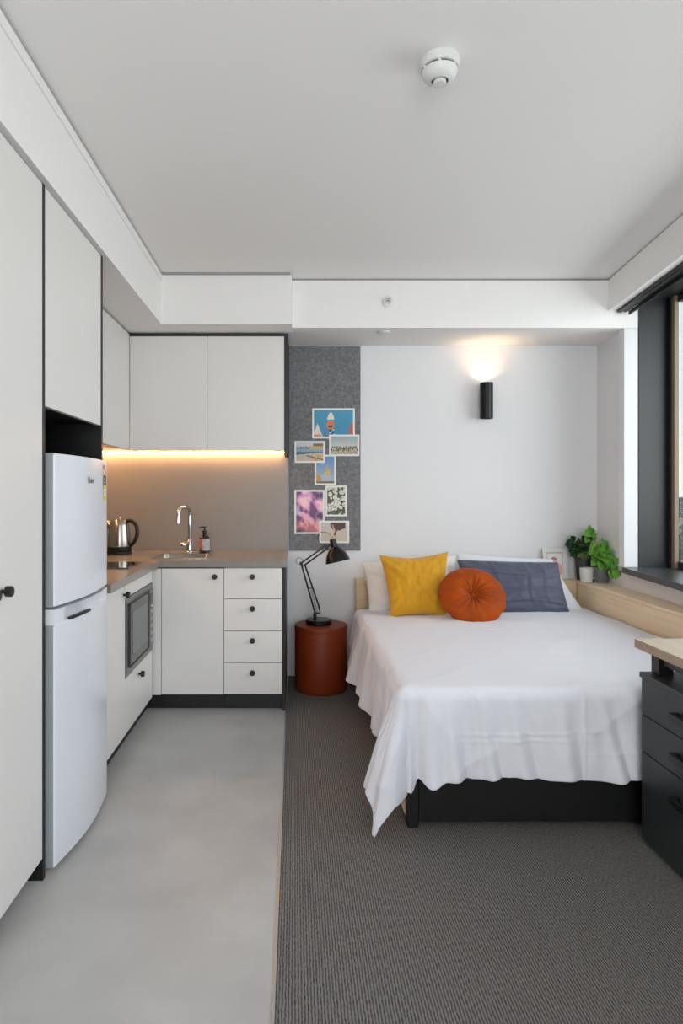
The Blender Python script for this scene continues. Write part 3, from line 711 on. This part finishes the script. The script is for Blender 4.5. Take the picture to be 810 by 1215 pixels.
def wrk(s, r):
    """cloth wrinkles, metres"""
    c, d = math.cos(.6), math.sin(.6)
    a, b = s*c+r*d, -s*d+r*c
    return .0048*ridge(a*.45, b*2.2, 2.3, 4.1)+.0030*ridge(a*2.4, b*.4, 2.4, 9.2)+.002*noise.noise(Vector((s*11, r*9, 2)))
def duv(s, r):
    """s: across, <0 beyond left edge ; r: along, <0 beyond the foot"""
    z = zt-.020*max(0, min(1, r/1.5)); n1 = noise.noise(Vector((s*3.1, r*2.6, 1))); wk = wrk(s, r)
    if s >= 0 and r >= 0:
        puff = .016*(1-math.exp(-s/.18))*(1-math.exp(-r/.2))*(1-math.exp(-(WD-s)/.08)*.8)
        k_ = .006*gs(s-.10-.55*(1.75-r), .012)*gs(r-1.55, .2)+.005*gs(s-.35-.5*(1.8-r), .012)*gs(r-1.55, .18)+.004*gs(r-.95-.35*(s-.6), .010)*gs(s-.8, .25)
        return Vector((xc+s, yc+r, z+puff+.006*n1+.004*noise.noise(Vector((s*8+r*2, r*5, 3)))+wk*.45+k_*.7))
    if s < 0 and r >= 0:
        t = -s; o_, d_ = prof(t, FL(r)); k = t/.38
        o_ += (.018*math.sin(r*15+.6)+.012*math.sin(r*29+2+2*n1))*k+.006*n1+wk*1.5
        return Vector((xc-o_, yc+r, z-d_+.003*n1))
    if s >= 0 and r < 0:
        t = -r; o_, d_ = prof(t, .03); k = t/.37; e1 = min(1, s/.06+.15)
        o_ += (.007*math.sin(s*14+.5+3*n1)+.005*math.sin(s*37+1+2*n1))*k*e1+.008*n1*k
        # pressed-in packing creases
        o_ += e1*(.0042*gs(t-.185-.010*math.sin(s*5), .005)*gs(s-.42, .30)+.004*gs(t-.225+.016*s, .0045)*gs(s-.40, .22)+.0035*gs(t-.205-.01*s, .004)*gs(s-1.05, .22)+.003*gs(t-.26+.01*math.sin(s*7), .004)*gs(s-.95, .3))
        o_ += .005*gs(s-.665, .005)+.004*gs(s-.225-.02*t, .005)
        # hanging folds running down to the hem
        for (c0, sl, w, am) in ((.16, .10, .035, .016), (.30, .16, .03, .012), (.43, .22, .035, .010), (.60, .1, .04, .010), (.78, .2, .03, .011), (.97, .05, .04, .009), (1.16, .1, .03, .010)):
            o_ += (2.0*am*k*gs(s-c0-sl*(t-.3), w*(.45+.4*k))-1.0*am*k*gs(s-c0-sl*(t-.3)-w*1.4, w*.6))
        o_ += wk*1.1*min(1, t/.05)
        o_ += .030*k*gs(s-.085, .04)-.030*k*gs(s-.028, .022)
        o_ = max(o_, .012*min(1, t/.03))
        return Vector((xc+s, yc-o_, z-d_))
    a, b = -s, -r; rr = math.hypot(a, b); ph = math.atan2(b, a)
    w = math.sin(2*ph)
    fl = .27*(1-ph/(PI/2))+.03*(ph/(PI/2))+.14*w*min(1, rr/.25)
    if ph > 1.10: fl -= .20*math.sin((ph-1.10)/(PI/2-1.10)*PI)*min(1, rr/.3)
    o_, d_ = prof(rr, max(0.0, fl))
    d_ *= 1-.03*w
    psi = ph*.86 if ph < 1.2 else ph*.86+(ph-1.2)*.14*1.5708/(.3708)
    o_ += wk*1.5+.010*math.sin(ph*9)*rr/.4
    tuck = max(0, (rr-.40))*1.1*w
    d_ += 0
    return Vector((xc-o_*math.cos(psi)+tuck*.12, yc-o_*math.sin(psi)+tuck*.1, max(z-d_, .018)))
NS, NR = 260, 240
bm = BM(); V = {}
KS, KR = 56, 56
def rows_(K, N): return [-(1-i/K) for i in range(K)]+[i/(N-K) for i in range(N-K+1)]
us = rows_(KS, NS); vs = rows_(KR, NR)
for i, u in enumerate(us):
    for j, v in enumerate(vs):
        r_ = v*LD if v >= 0 else v
        s_ = u*WD if u >= 0 else u
        if u < 0: s_ = u*HL(max(0, r_) if v >= 0 else 0)
        if v < 0: r_ = v*HF(max(0, s_) if u >= 0 else 0)
        V[i, j] = bm.verts.new(duv(s_, r_))
for i in range(NS):
    for j in range(NR): bm.faces.new((V[i, j], V[i+1, j], V[i+1, j+1], V[i, j+1]))
du = obj('duvet', bm, M['cotton'], origin=(1.18, 3.4, .545), smooth=True, mods=[('SOLIDIFY', dict(thickness=.012, offset=0.0)), ('SUBSURF', dict(levels=1, render_levels=1))])
tag(du, 'white cotton duvet spread over the bed, corner hanging to the floor', 'duvet')

# cushions -------------------------------------------------------------
def ridge_(x, y, k, seed): return (1-min(1, abs(noise.noise(Vector((x*k, y*k, seed))))*2.6))**2.5
def cushion(name, TL, TR, BR, BL, t, m, label, cat, seed=0, pinch=.05, wr=.006, sag=0, group=None, N=72, power=3, creases=None):
    TL, TR, BR, BL = map(Vector, (TL, TR, BR, BL))
    nrm = (BR-BL).cross(TL-BL).normalized()
    if nrm.y > 0: nrm = -nrm
    bm = BM(); G = {}
    for side in (1, -1):
        for i in range(N+1):
            for j in range(N+1):
                u, v = 2*i/N-1, 2*j/N-1      # v up
                if (abs(u) == 1 or abs(v) == 1) and side == -1: G[side, i, j] = G[1, i, j]; continue
                uu = u*(1-pinch*(1-v*v)); vv = v*(1-pinch*(1-u*u))
                p = BL.lerp(BR, (uu+1)/2).lerp(TL.lerp(TR, (uu+1)/2), (vv+1)/2)
                if sag: p.z -= sag*(1-abs(u)**1.5)*max(0, (v+1)/2)**3
                f = ((1-abs(u)**power)*(1-abs(v)**power))
                h = t/2*f**.55
                c_ = abs(u*v)
                h += wr*.45*f**.4*(ridge_(u*1.0+seed, v*2.2, 1.1, seed)+.7*ridge_(u*2.3, v*1.1+seed, 1.2, seed+3)-.5)
                h += wr*f**.4*(noise.noise(Vector((u*2.6+seed, v*2.6, side)))+.6*noise.noise(Vector((u*6+seed, v*3, side)))+.9*c_*math.sin((abs(u)-abs(v))*16+seed))
                if creases:
                    for (vv0, uu0, am) in creases:
                        q_ = (v-vv0-.05*math.sin(u*4+vv0*9)) if uu0 is None else (u-uu0-.03*math.sin(v*5))
                        h += am*f**.3*(math.exp(-(q_/.035)**2)-.9*math.exp(-((q_+.07)/.05)**2))
                G[side, i, j] = bm.verts.new(p+nrm*side*max(h, .002))
    for side in (1, -1):
        for i in range(N):
            for j in range(N):
                q = (G[side, i, j], G[side, i+1, j], G[side, i+1, j+1], G[side, i, j+1])
                try: bm.faces.new(q if side == 1 else q[::-1])
                except ValueError: pass
    o = obj(name, bm, m, origin=(BL+BR)/2, smooth=True, mods=[('SUBSURF', dict(levels=1, render_levels=1))])
    return tag(o, label, cat, group)
cushion('pillow', at(428, 668, 4.40), at(541, 658, 4.40), at(546, 726, 4.20), at(437, 727, 4.20), .13, M['linen'], 'soft cream-white pillow against the headboard behind the mustard cushion', 'pillow', 3, sag=.0)
cushion('pillow', at(541, 656, 4.41), at(655, 663, 4.41), at(694, 726, 4.20), at(552, 726, 4.20), .12, M['cotton'], 'white pillow leaning behind the slate blue pillow', 'pillow', 8)
cushion('cushion', at(541, 664, 4.27), at(662, 667, 4.27), at(677, 729, 4.08), at(558, 729, 4.08), .11, M['navy'], 'slate blue rectangular pillow, rightmost on the bed', 'cushion', 12, wr=.007, pinch=.03, creases=[(.42, None, .005), (-.10, None, .004), (-.62, None, .005), (0, -.35, .003), (0, .30, .003), (.0, .62, .003)])
cushion('cushion', at(449, 658, 4.13), at(532, 654, 4.13), at(530, 731, 3.97), at(463, 733, 3.97), .13, M['yellow'], 'square mustard yellow cushion standing on the bed', 'cushion', 5, wr=.012, pinch=.075, sag=.018)
# round velvet cushion
rc = thing('cushion', 'round rust-orange velvet cushion with a button centre', 'cushion', at(560, 737, 3.86))
cen = at(560, 707, 3.875); RT = .195; TT = .062
tilt = math.radians(36)
ex = Vector((1, 0, 0)); ey = Vector((0, math.sin(tilt), math.cos(tilt))); ez = Vector((0, -math.cos(tilt), math.sin(tilt)))
bm = BM(); NA = 128; NRd = 22; rings = []
for side in (1, -1):
    rs = []
    for k in range(NRd+1):
        q = k/NRd*PI/2 if True else 0
        rr_ = math.sin(k/NRd*PI/2)
        ring = []
        for a in range(NA):
            th = 2*PI*a/NA
            pl = math.cos(th*22+1.5*noise.noise(Vector((math.cos(th)*2, math.sin(th)*2, 3))))
            dimple = math.exp(-(rr_/.26)**2)
            h = TT*(1-rr_**2.6)**.5*(1-.85*dimple)+.011*(abs(math.sin(th*8+2.2*noise.noise(Vector((math.cos(th)*1.5, math.sin(th)*1.5, 3)))+.5*rr_))**.6-.6)*math.exp(-((rr_-.30)/.30)**2)*(1-rr_**6)*min(1, rr_/.1)+.005*pl*rr_**6*(1-rr_**8)
            h += .004*noise.noise(Vector((rr_*math.cos(th)*4, rr_*math.sin(th)*4, side)))*(1-rr_**4)
            R_ = RT*rr_*(1+.012*math.cos(th*14)*rr_**8)
            if side == -1 and k == NRd: ring.append(None); continue
            ring.append(bm.verts.new(cen+ex*R_*math.cos(th)*1.03+ey*R_*math.sin(th)*.97+ez*side*h))
            if k == 0: break
        rs.append(ring)
    rings.append(rs)
rings[1][NRd] = rings[0][NRd]
for side in (0, 1):
    rs = rings[side]
    for k in range(NRd):
        a_, b_ = rs[k], rs[k+1]
        for i in range(NA):
            if len(a_) == 1: bm.faces.new((a_[0], b_[i], b_[(i+1) % NA]))
            else: bm.faces.new((a_[i], b_[i], b_[(i+1) % NA], a_[(i+1) % NA]))
obj('cover', bm, M['velvet'], rc, smooth=True)
obj('button', lathe(BM(), [(0, .004), (.009, .003), (.015, -.001), (.016, -.006), (.01, -.01)], cen+ez*(TT*.15+.008), ez, 20), M['velvet'], rc, smooth=True)

# ------------------------------------------------------------------ window shelf with its objects
XS = 1.955; ZSH = .695
sf = thing('window_shelf', 'long birch ledge boxed in under the window beside the bed', 'shelf', (2.05, 3.4, 0))
obj('top', prism(BM(), [(XS-.002, 2.45), (xw(2.45)-.004, 2.45), (xw(3.46)-.004, 3.46), (xw(YB)-.004, YB-.004), (XS-.002, YB-.004)], ZSH-.018, ZSH), M['wood'], sf, bevel=.0015)
obj('front_panel', bx(XS, XS+.018, 2.45, YB-.004, .003, ZSH-.019), M['wood'], sf)
# framed print
ff = thing('picture_frame', 'small white framed print leaning on the wall behind the bed', 'picture frame', (1.79, 4.52, .70))
X0, X1 = 1.757, 1.928; Z0, Z1 = .7015, .912
def lean(p): return Vector((p[0], p[1]+(p[2]-Z0)*.16, p[2]))
def lbox(bm, *a):
    b0 = len(bm.verts); box(bm, *a); bm.verts.ensure_lookup_table()
    for v in bm.verts[b0:]: v.co = lean(v.co)
    return bm
yf = 4.515
bm = BM(); w_ = .012
lbox(bm, X0, X0+w_, yf, yf+.016, Z0, Z1); lbox(bm, X1-w_, X1, yf, yf+.016, Z0, Z1); lbox(bm, X0+w_, X1-w_, yf, yf+.016, Z0, Z0+w_); lbox(bm, X0+w_, X1-w_, yf, yf+.016, Z1-w_, Z1)
obj('frame', bm, M['plastic'], ff)
obj('backing', lbox(BM(), X0+w_, X1-w_, yf+.010, yf+.014, Z0+w_, Z1-w_), M['plastic'], ff)
def f_art(u, v):
    c = (226, 226, 224)
    if u < .03 or u > .97 or v < .03: c = (150, 148, 146)
    if ((u-.45)/.22)**2+((v-.32)/.13)**2 < 1: c = (214, 160, 158)
    if abs(v-.30-.03*math.sin(u*12)) < .025 and .28 < u < .6: c = (130, 50, 52)
    if ((u-.70)/.24)**2+((v-.78)/.30)**2 < 1: c = (222, 172, 166)
    return c
yy = yf+.0085
picture('print', [lean((X0+.03, yy, Z1-.028)), lean((X1-.03, yy, Z1-.028)), lean((X1-.03, yy, Z0+.028)), lean((X0+.03, yy, Z0+.028))], f_art, 44, 52, ff)
# mug
mg = thing('mug', 'white ceramic mug on the ledge in front of the charcoal pot', 'mug', (1.998, 4.40, ZSH))
mc = (1.998, 4.395, ZSH+.001)
obj('cup', lathe(BM(), [(0, 0), (.034, 0), (.038, .004), (.043, .05), (.044, .098), (.041, .098), (.040, .05), (.034, .008), (0, .007)], mc, n=40), M['mug'], mg, smooth='auto')
obj('handle', tube(BM(), smoothpath([(mc[0]+.038, mc[1]-.012, mc[2]+.08), (mc[0]+.056, mc[1]-.02, mc[2]+.078), (mc[0]+.070, mc[1]-.026, mc[2]+.055), (mc[0]+.054, mc[1]-.02, mc[2]+.032), (mc[0]+.036, mc[1]-.012, mc[2]+.026)], 6), .0048, 10), M['mug'], mg, smooth=True)

def leaf(bm, base, d, up, size, heart=True, fold=.25):
    """one leaf blade: base point, direction, up vector"""
    d = d.normalized(); s = d.cross(up).normalized(); up = s.cross(d).normalized()
    n = 8; cols = []
    for i in range(n+1):
        t = i/n
        w = (math.sin(PI*min(1, t*1.0+.08)**.62)**.9 if heart else math.sin(PI*t)**.8)*.46*size
        if t >= 1: w = .001
        row = []
        for k in (-1, -.5, 0, .5, 1):
            back = -.14*size*abs(k)*(1-t)**4 if heart else 0
            p = base+d*(t*size+back)+s*k*w+up*(abs(k)*w*fold-.35*size*t*t*.6)
            row.append(bm.verts.new(p))
        cols.append(row)
    for a, b in zip(cols, cols[1:]):
        for k in range(4): bm.faces.new((a[k], a[k+1], b[k+1], b[k]))
def plant(name, label, pc, r, h, potm, leafm, n, spread, hgt, size, heart, seed, tips=None, pot_prof=None):
    rnd = random.Random(seed); pc = Vector(pc)
    t = thing(name, label, 'potted plant', pc)
    obj('pot', lathe(BM(), [(0, 0), (r*.80, 0), (r*.86, .004), (r, h*.92), (r*1.02, h), (r*.95, h), (r*.93, h-.012), (0, h-.014)], pc, n=40), potm, t, smooth='auto')
    obj('soil', lathe(BM(), [(0, h-.010), (r*.9, h-.012)], pc, n=24), M['soil'], t)
    fo = BM(); st_ = BM()
    pts = tips or []
    while len(pts) < n:
        a = rnd.uniform(0, 2*PI); q = rnd.uniform(.2, 1)**.7; zz = rnd.uniform(.25, 1)
        pts.append((spread*q*math.cos(a), -abs(spread*q*math.sin(a))*.9+.02, h+hgt*zz*(1-.45*q*q)))
    for (dx, dy, dz) in pts:
        tip = pc+Vector((dx, dy, dz)); tip.y = min(tip.y, 4.54); tip.x = min(tip.x, xw(min(4.5, tip.y))-.02)
        b0 = pc+Vector((dx*.15, dy*.15, h-.012)); m0 = b0.lerp(tip, .55)+Vector((0, 0, .25*(tip.z-b0.z)*.6+.01))
        tube(st_, smoothpath([b0, m0, tip], 4), .0016, 6)
        sz = size*rnd.uniform(.8, 1.15)
        d = Vector((dx*1.5+rnd.uniform(-.08, .08), -.07+rnd.uniform(-.05, .03), rnd.uniform(-.10, .03) if heart else rnd.uniform(-.02, .10))).normalized()
        lim = xw(4.4)-.014
        if tip.x+d.x*sz+.3*sz > lim: d = Vector((-.25, -.45, -.8)).normalized(); tip.x = min(tip.x, lim-.32*sz)
        if tip.y+d.y*sz > 4.56: d.y = -abs(d.y)
        up = Vector((rnd.uniform(-.35, .35), -.95, .45+rnd.uniform(-.3, .3)))
        leaf(fo, tip, d, up, sz, heart, .10 if heart else .2)
    obj('stems', st_, M['stem'], t, smooth=True)
    f_ = obj('foliage', fo, leafm, t, smooth=True)
    f_.modifiers.new('s', 'SOLIDIFY').thickness = .0008
    return t
plant('potted_plant', 'dark-leaved plant in a charcoal ceramic pot, standing in the corner', (2.032, 4.512, ZSH+.001), .056, .15, M['pot1'], M['leafd'], 44, .09, .16, .070, False, 3)
gp_ = plant('potted_plant', 'bright green heart-leaved plant in a mid-grey ceramic pot', (2.088, 4.385, ZSH+.001), .050, .105, M['pot2'], M['leafb'], 46, .115, .20, .060, True, 5,
      tips=[(-.075, -.02, .34), (-.04, -.02, .32), (-.095, -.02, .30), (-.065, -.01, .37), (-.05, -.02, .36), (-.05, -.04, .27), (.0, -.03, .24), (.03, -.04, .22), (.01, -.06, .20), (.02, -.10, .16), (-.01, -.09, .17), (.03, -.14, .13), (.03, -.16, .18), (.02, -.18, .10), (.03, -.12, .09), (-.03, -.08, .14), (-.02, -.06, .19)])

vine = [P_ for P_ in smoothpath([(2.05, 4.36, 1.03), (2.035, 4.33, 1.0), (2.03, 4.325, .965), (2.005, 4.32, .94), (1.995, 4.315, .905), (1.985, 4.315, .885)], 6)]
obj('vine', tube(BM(), vine, .0024, 8), M['stem'], gp_, smooth=True)
# ------------------------------------------------------------------ desk and pedestal
dk = thing('desk', 'pale oak-topped desk with black frame at the right edge', 'desk', (1.55, 1.8, 0))
bm = bx(1.290, 1.80, 1.15, 2.436, .717, .75)
for f in bm.faces:
    if f.calc_center_median().z < .7499: f.material_index = 1
obj('tabletop', bm, [M['desk'], M['deskedge']], dk)
bm = BM(); box(bm, 1.345, 1.37, 1.2, 2.40, .672, .716); box(bm, 1.73, 1.755, 1.2, 2.40, .672, .716)
obj('frame_rail', bm, M['darkgrey'], dk)
for (x, y) in ((1.325, 2.385), (1.325, 1.20), (1.72, 1.20), (1.735, 2.385)):
    obj('leg', bx(x, x+.055, y-.05, y, .636 if (x < 1.5 and y > 2) else .003, .716), M['black'], dk, bevel=.002)
pd = thing('drawer_pedestal', 'black three-drawer pedestal under the desk', 'drawer unit', (1.5, 2.1, 0))
obj('top', bx(1.290, 1.725, 1.80, 2.402, .615, .6345), M['deskblack'], pd, bevel=.001)
obj('body', bx(1.315, 1.72, 1.805, 2.398, .012, .614), M['deskblack'], pd)
for a, b, k in ((.480, .612, .546), (.342, .476, .41), (.015, .338, .263)):
    d = obj('drawer', bx(1.296, 1.314, 1.806, 2.397, a, b), M['deskblack'], pd, bevel=.001)
    bm = BM(); box(bm, 1.264, 1.278, 2.04, 2.175, k-.012, k+.012); box(bm, 1.278, 1.296, 2.155, 2.175, k-.012, k+.012); box(bm, 1.278, 1.296, 2.04, 2.06, k-.012, k+.012)
    obj('handle', bm, M['knob'], d, bevel=.001)

# ------------------------------------------------------------------ fixtures
sc = at(577, 475.5, YB-.075); sn = thing('wall_sconce', 'black cylindrical up-and-down wall light above the bed', 'wall light', (sc.x, YB, sc.z))
hh = .125; r_ = .045
obj('shade', lathe(BM(), [(r_, -hh), (r_, hh), (r_-.004, hh), (r_-.004, .03), (0, .03), (0, -.03), (r_-.004, -.03), (r_-.004, -hh), (r_, -hh)], sc, n=48), M['blackmetal'], sn, smooth='auto')
obj('bracket', bx(sc.x-.025, sc.x+.025, YB-.033, YB-.001, sc.z-.06, sc.z+.06), M['blackmetal'], sn)
M['bulb'] = emis('warm_bulb', (1, .66, .34, 1), 18)
obj('bulb', lathe(BM(), [(0, .031), (.022, .031), (.026, .05), (.022, .068), (0, .075)], sc, n=20), M['bulb'], sn, smooth=True)
b2 = emis('warm_bulb_lower', (1, .6, .3, 1), 3)
obj('bulb', lathe(BM(), [(0, -.031), (.022, -.031), (.026, -.05), (.022, -.068), (0, -.075)], sc, n=20), b2, sn, smooth=True)
l = light('SPOT', 'sconce_light', sc+Vector((0, 0, .085)), 4.2, (1, .66, .38), (PI, 0, 0), spot_size=math.radians(140), spot_blend=.8, shadow_soft_size=.03)
l.parent = sn; l.location = Vector(l.location)-ROOT[sn.name]
# smoke detector
dc = Vector((.458, 2.03, ZC))
sd = thing('smoke_detector', 'round white smoke detector on the ceiling', 'smoke detector', dc)
obj('base', lathe(BM(), [(0, 0), (.060, 0), (.062, -.004), (.062, -.028), (.058, -.031), (0, -.031)], dc, n=56), M['plastic'], sd, smooth='auto')
obj('vent_ring', lathe(BM(), [(.051, -.031), (.051, -.036)], dc, n=48), M['black'], sd)
obj('head', lathe(BM(), [(.050, -.036), (.055, -.036), (.056, -.040), (.050, -.055), (.038, -.066), (.027, -.069), (.026, -.065)], dc, n=56), M['plastic'], sd, smooth='auto')
obj('inner_slot', lathe(BM(), [(.0265, -.064), (.020, -.064)], dc, n=40), M['black'], sd)
obj('cap', lathe(BM(), [(.020, -.062), (.020, -.074), (.016, -.077), (0, -.077)], dc, n=40), M['plastic'], sd, smooth='auto')
for k in range(6):
    a = 2*PI*k/6+.3
    obj('rib', bx(dc.x+.052*math.cos(a)-.004, dc.x+.052*math.cos(a)+.004, dc.y+.052*math.sin(a)-.004, dc.y+.052*math.sin(a)+.004, ZC-.037, ZC-.030), M['plastic'], sd)
# sidewall sprinkler
sc2 = at(460, 358, 4.088); sk2 = thing('sprinkler', 'small round fire sprinkler on the bulkhead face', 'sprinkler', sc2)
obj('escutcheon', lathe(BM(), [(0, 0), (.036, 0), (.036, .003), (.028, .007), (.018, .008), (.014, .002), (0, .002)], sc2, (0, -1, 0), 36), M['plastic'], sk2, smooth='auto')
bm = BM(); tube(bm, [sc2, sc2+Vector((0, -.03, 0))], .006); tube(bm, [sc2+Vector((-.012, -.006, 0)), sc2+Vector((-.012, -.03, 0)), sc2+Vector((0, -.045, 0)), sc2+Vector((.012, -.03, 0)), sc2+Vector((.012, -.006, 0))], .0022, 6)
obj('nozzle', bm, M['chrome'], sk2, smooth='auto')
obj('deflector', bx(sc2.x-.013, sc2.x+.013, sc2.y-.05, sc2.y-.046, sc2.z+.002, sc2.z+.012), M['chrome'], sk2)
sc3 = Vector((.58, 4.19, ZS+.002)); cv = thing('sprinkler_cover', 'flat white round cap in the soffit above the bed', 'ceiling cap', sc3)
obj('cap', lathe(BM(), [(.038, 0), (.040, -.002), (.040, -.008), (.036, -.010), (0, -.010)], sc3, n=40), M['plastic'], cv, smooth='auto')

# ------------------------------------------------------------------ city outside, far below
GZ = -42
M['ground'] = mat('suburb_ground', (112, 120, 96), .9, var=.3, vscale=.02)
M['tower'] = mat('dark_tower', (56, 66, 78), .3, var=.15, vscale=.2)
M['wing'] = mat('tower_windows', (96, 116, 136), .2, var=.3, vscale=.3)
M['house'] = mat('house_render', (214, 206, 196), .8, var=.1, vscale=.1)
M['roof'] = mat('roof_tiles', (150, 132, 122), .8, var=.2, vscale=.2)
M['tree'] = mat('tree_canopy', (70, 84, 52), .9, var=.35, vscale=.4)
M['bark'] = mat('tree_bark', (84, 70, 58), .9, var=.2, vscale=1)
struct('ground', bx(20, 9000, -300, 9000, GZ-1, GZ), M['ground'])
def tower(cx, cy, w, d, top, label):
    t = thing('office_tower', label, 'building', (cx, cy, GZ))
    obj('wall', bx(cx-w/2, cx+w/2, cy-d/2, cy+d/2, GZ, top), M['tower'], t)
    bm = BM(); z = GZ+3
    while z < top-3:
        box(bm, cx-w/2+2, cx+w/2-2, cy-d/2-.2, cy-d/2+.1, z, z+1.6); box(bm, cx-w/2-.2, cx-w/2+.1, cy-d/2+2, cy+d/2-2, z, z+1.6); z += 3.6
    obj('window_band', bm, M['wing'], t)
    obj('plant_room', bx(cx-w/4, cx+w/4, cy-d/4, cy+d/4, top, top+2.5), M['tower'], t)
tower(690, 1126, 90, 60, -8, 'dark office tower on the horizon outside the window')
rnd = random.Random(11)
def house(cx, cy, s, i, lab):
    t = thing('house', lab, 'house', (cx, cy, GZ), 'houses far below the window')
    obj('wall', bx(cx-s, cx+s, cy-s*.7, cy+s*.7, GZ, GZ+s*.75), M['house'], t)
    bm = BM(); z0, z1 = GZ+s*.75, GZ+s*1.25; e_ = s*.1
    v = [bm.verts.new(p) for p in ((cx-s-e_, cy-s*.7-e_, z0), (cx+s+e_, cy-s*.7-e_, z0), (cx+s+e_, cy+s*.7+e_, z0), (cx-s-e_, cy+s*.7+e_, z0), (cx-s*.5, cy, z1), (cx+s*.5, cy, z1))]
    for q in ((0, 1, 5, 4), (1, 2, 5), (2, 3, 4, 5), (3, 0, 4), (0, 3, 2, 1)): bm.faces.new([v[k] for k in q])
    obj('roof', bm, M['roof'], t)
    for k in (-.5, .1, .55): obj('window', bx(cx+s*k-s*.1, cx+s*k+s*.1, cy-s*.7-.15, cy-s*.7+.05, GZ+s*.25, GZ+s*.55), M['wing'], t)
def tree(cx, cy, s, seed, lab):
    t = thing('tree', lab, 'tree', (cx, cy, GZ), 'trees far below the window')
    obj('trunk', tube(BM(), [(cx, cy, GZ), (cx, cy, GZ+s*.8)], [s*.09, s*.05], 8), M['bark'], t)
    bm = BM(); bmesh.ops.create_icosphere(bm, subdivisions=3, radius=1)
    for v in bm.verts:
        p = v.co.copy(); k = 1+.35*noise.noise(p*1.6+Vector((seed, 0, 0)))+.15*noise.noise(p*4+Vector((seed, 0, 0)))
        v.co = Vector((cx+p.x*s*k*.75, cy+p.y*s*k*.75, GZ+s*1.05+p.z*s*k*.62))
    obj('crown', bm, M['tree'], t, smooth=True)
tower(2400, 1500, 110, 70, 20, 'tall dark office tower standing far off to the right of the first')
tower(1700, 420, 70, 60, 4, 'lower dark office tower far away on the right side of the city')
for k in range(34):
    y = 260+k*26; f_ = .9+((k*37) % 23)/10; x = f_*y+150
    if k % 3 == 0: house(x, y, 9, k, 'pale house with tiled roof among trees outside the window')
    else: tree(x, y, 8+k % 4, k+50, 'leafy tree far below outside the window')
D = [365, 400, 440, 490, 550, 620, 720, 850, 1000]
for i, y in enumerate(D):
    for k in range(2):
        f_ = .590+.028*k+rnd.uniform(-.006, .006)
        if (i+k) % 2: house(f_*y, y-8, 6+y*.004, i, 'pale house with tiled roof among trees outside the window')
        tree(f_*y+y*.012*(1 if k else -1)*.8, y+16, 5+y*.005, i*3+k, 'leafy tree far below outside the window')
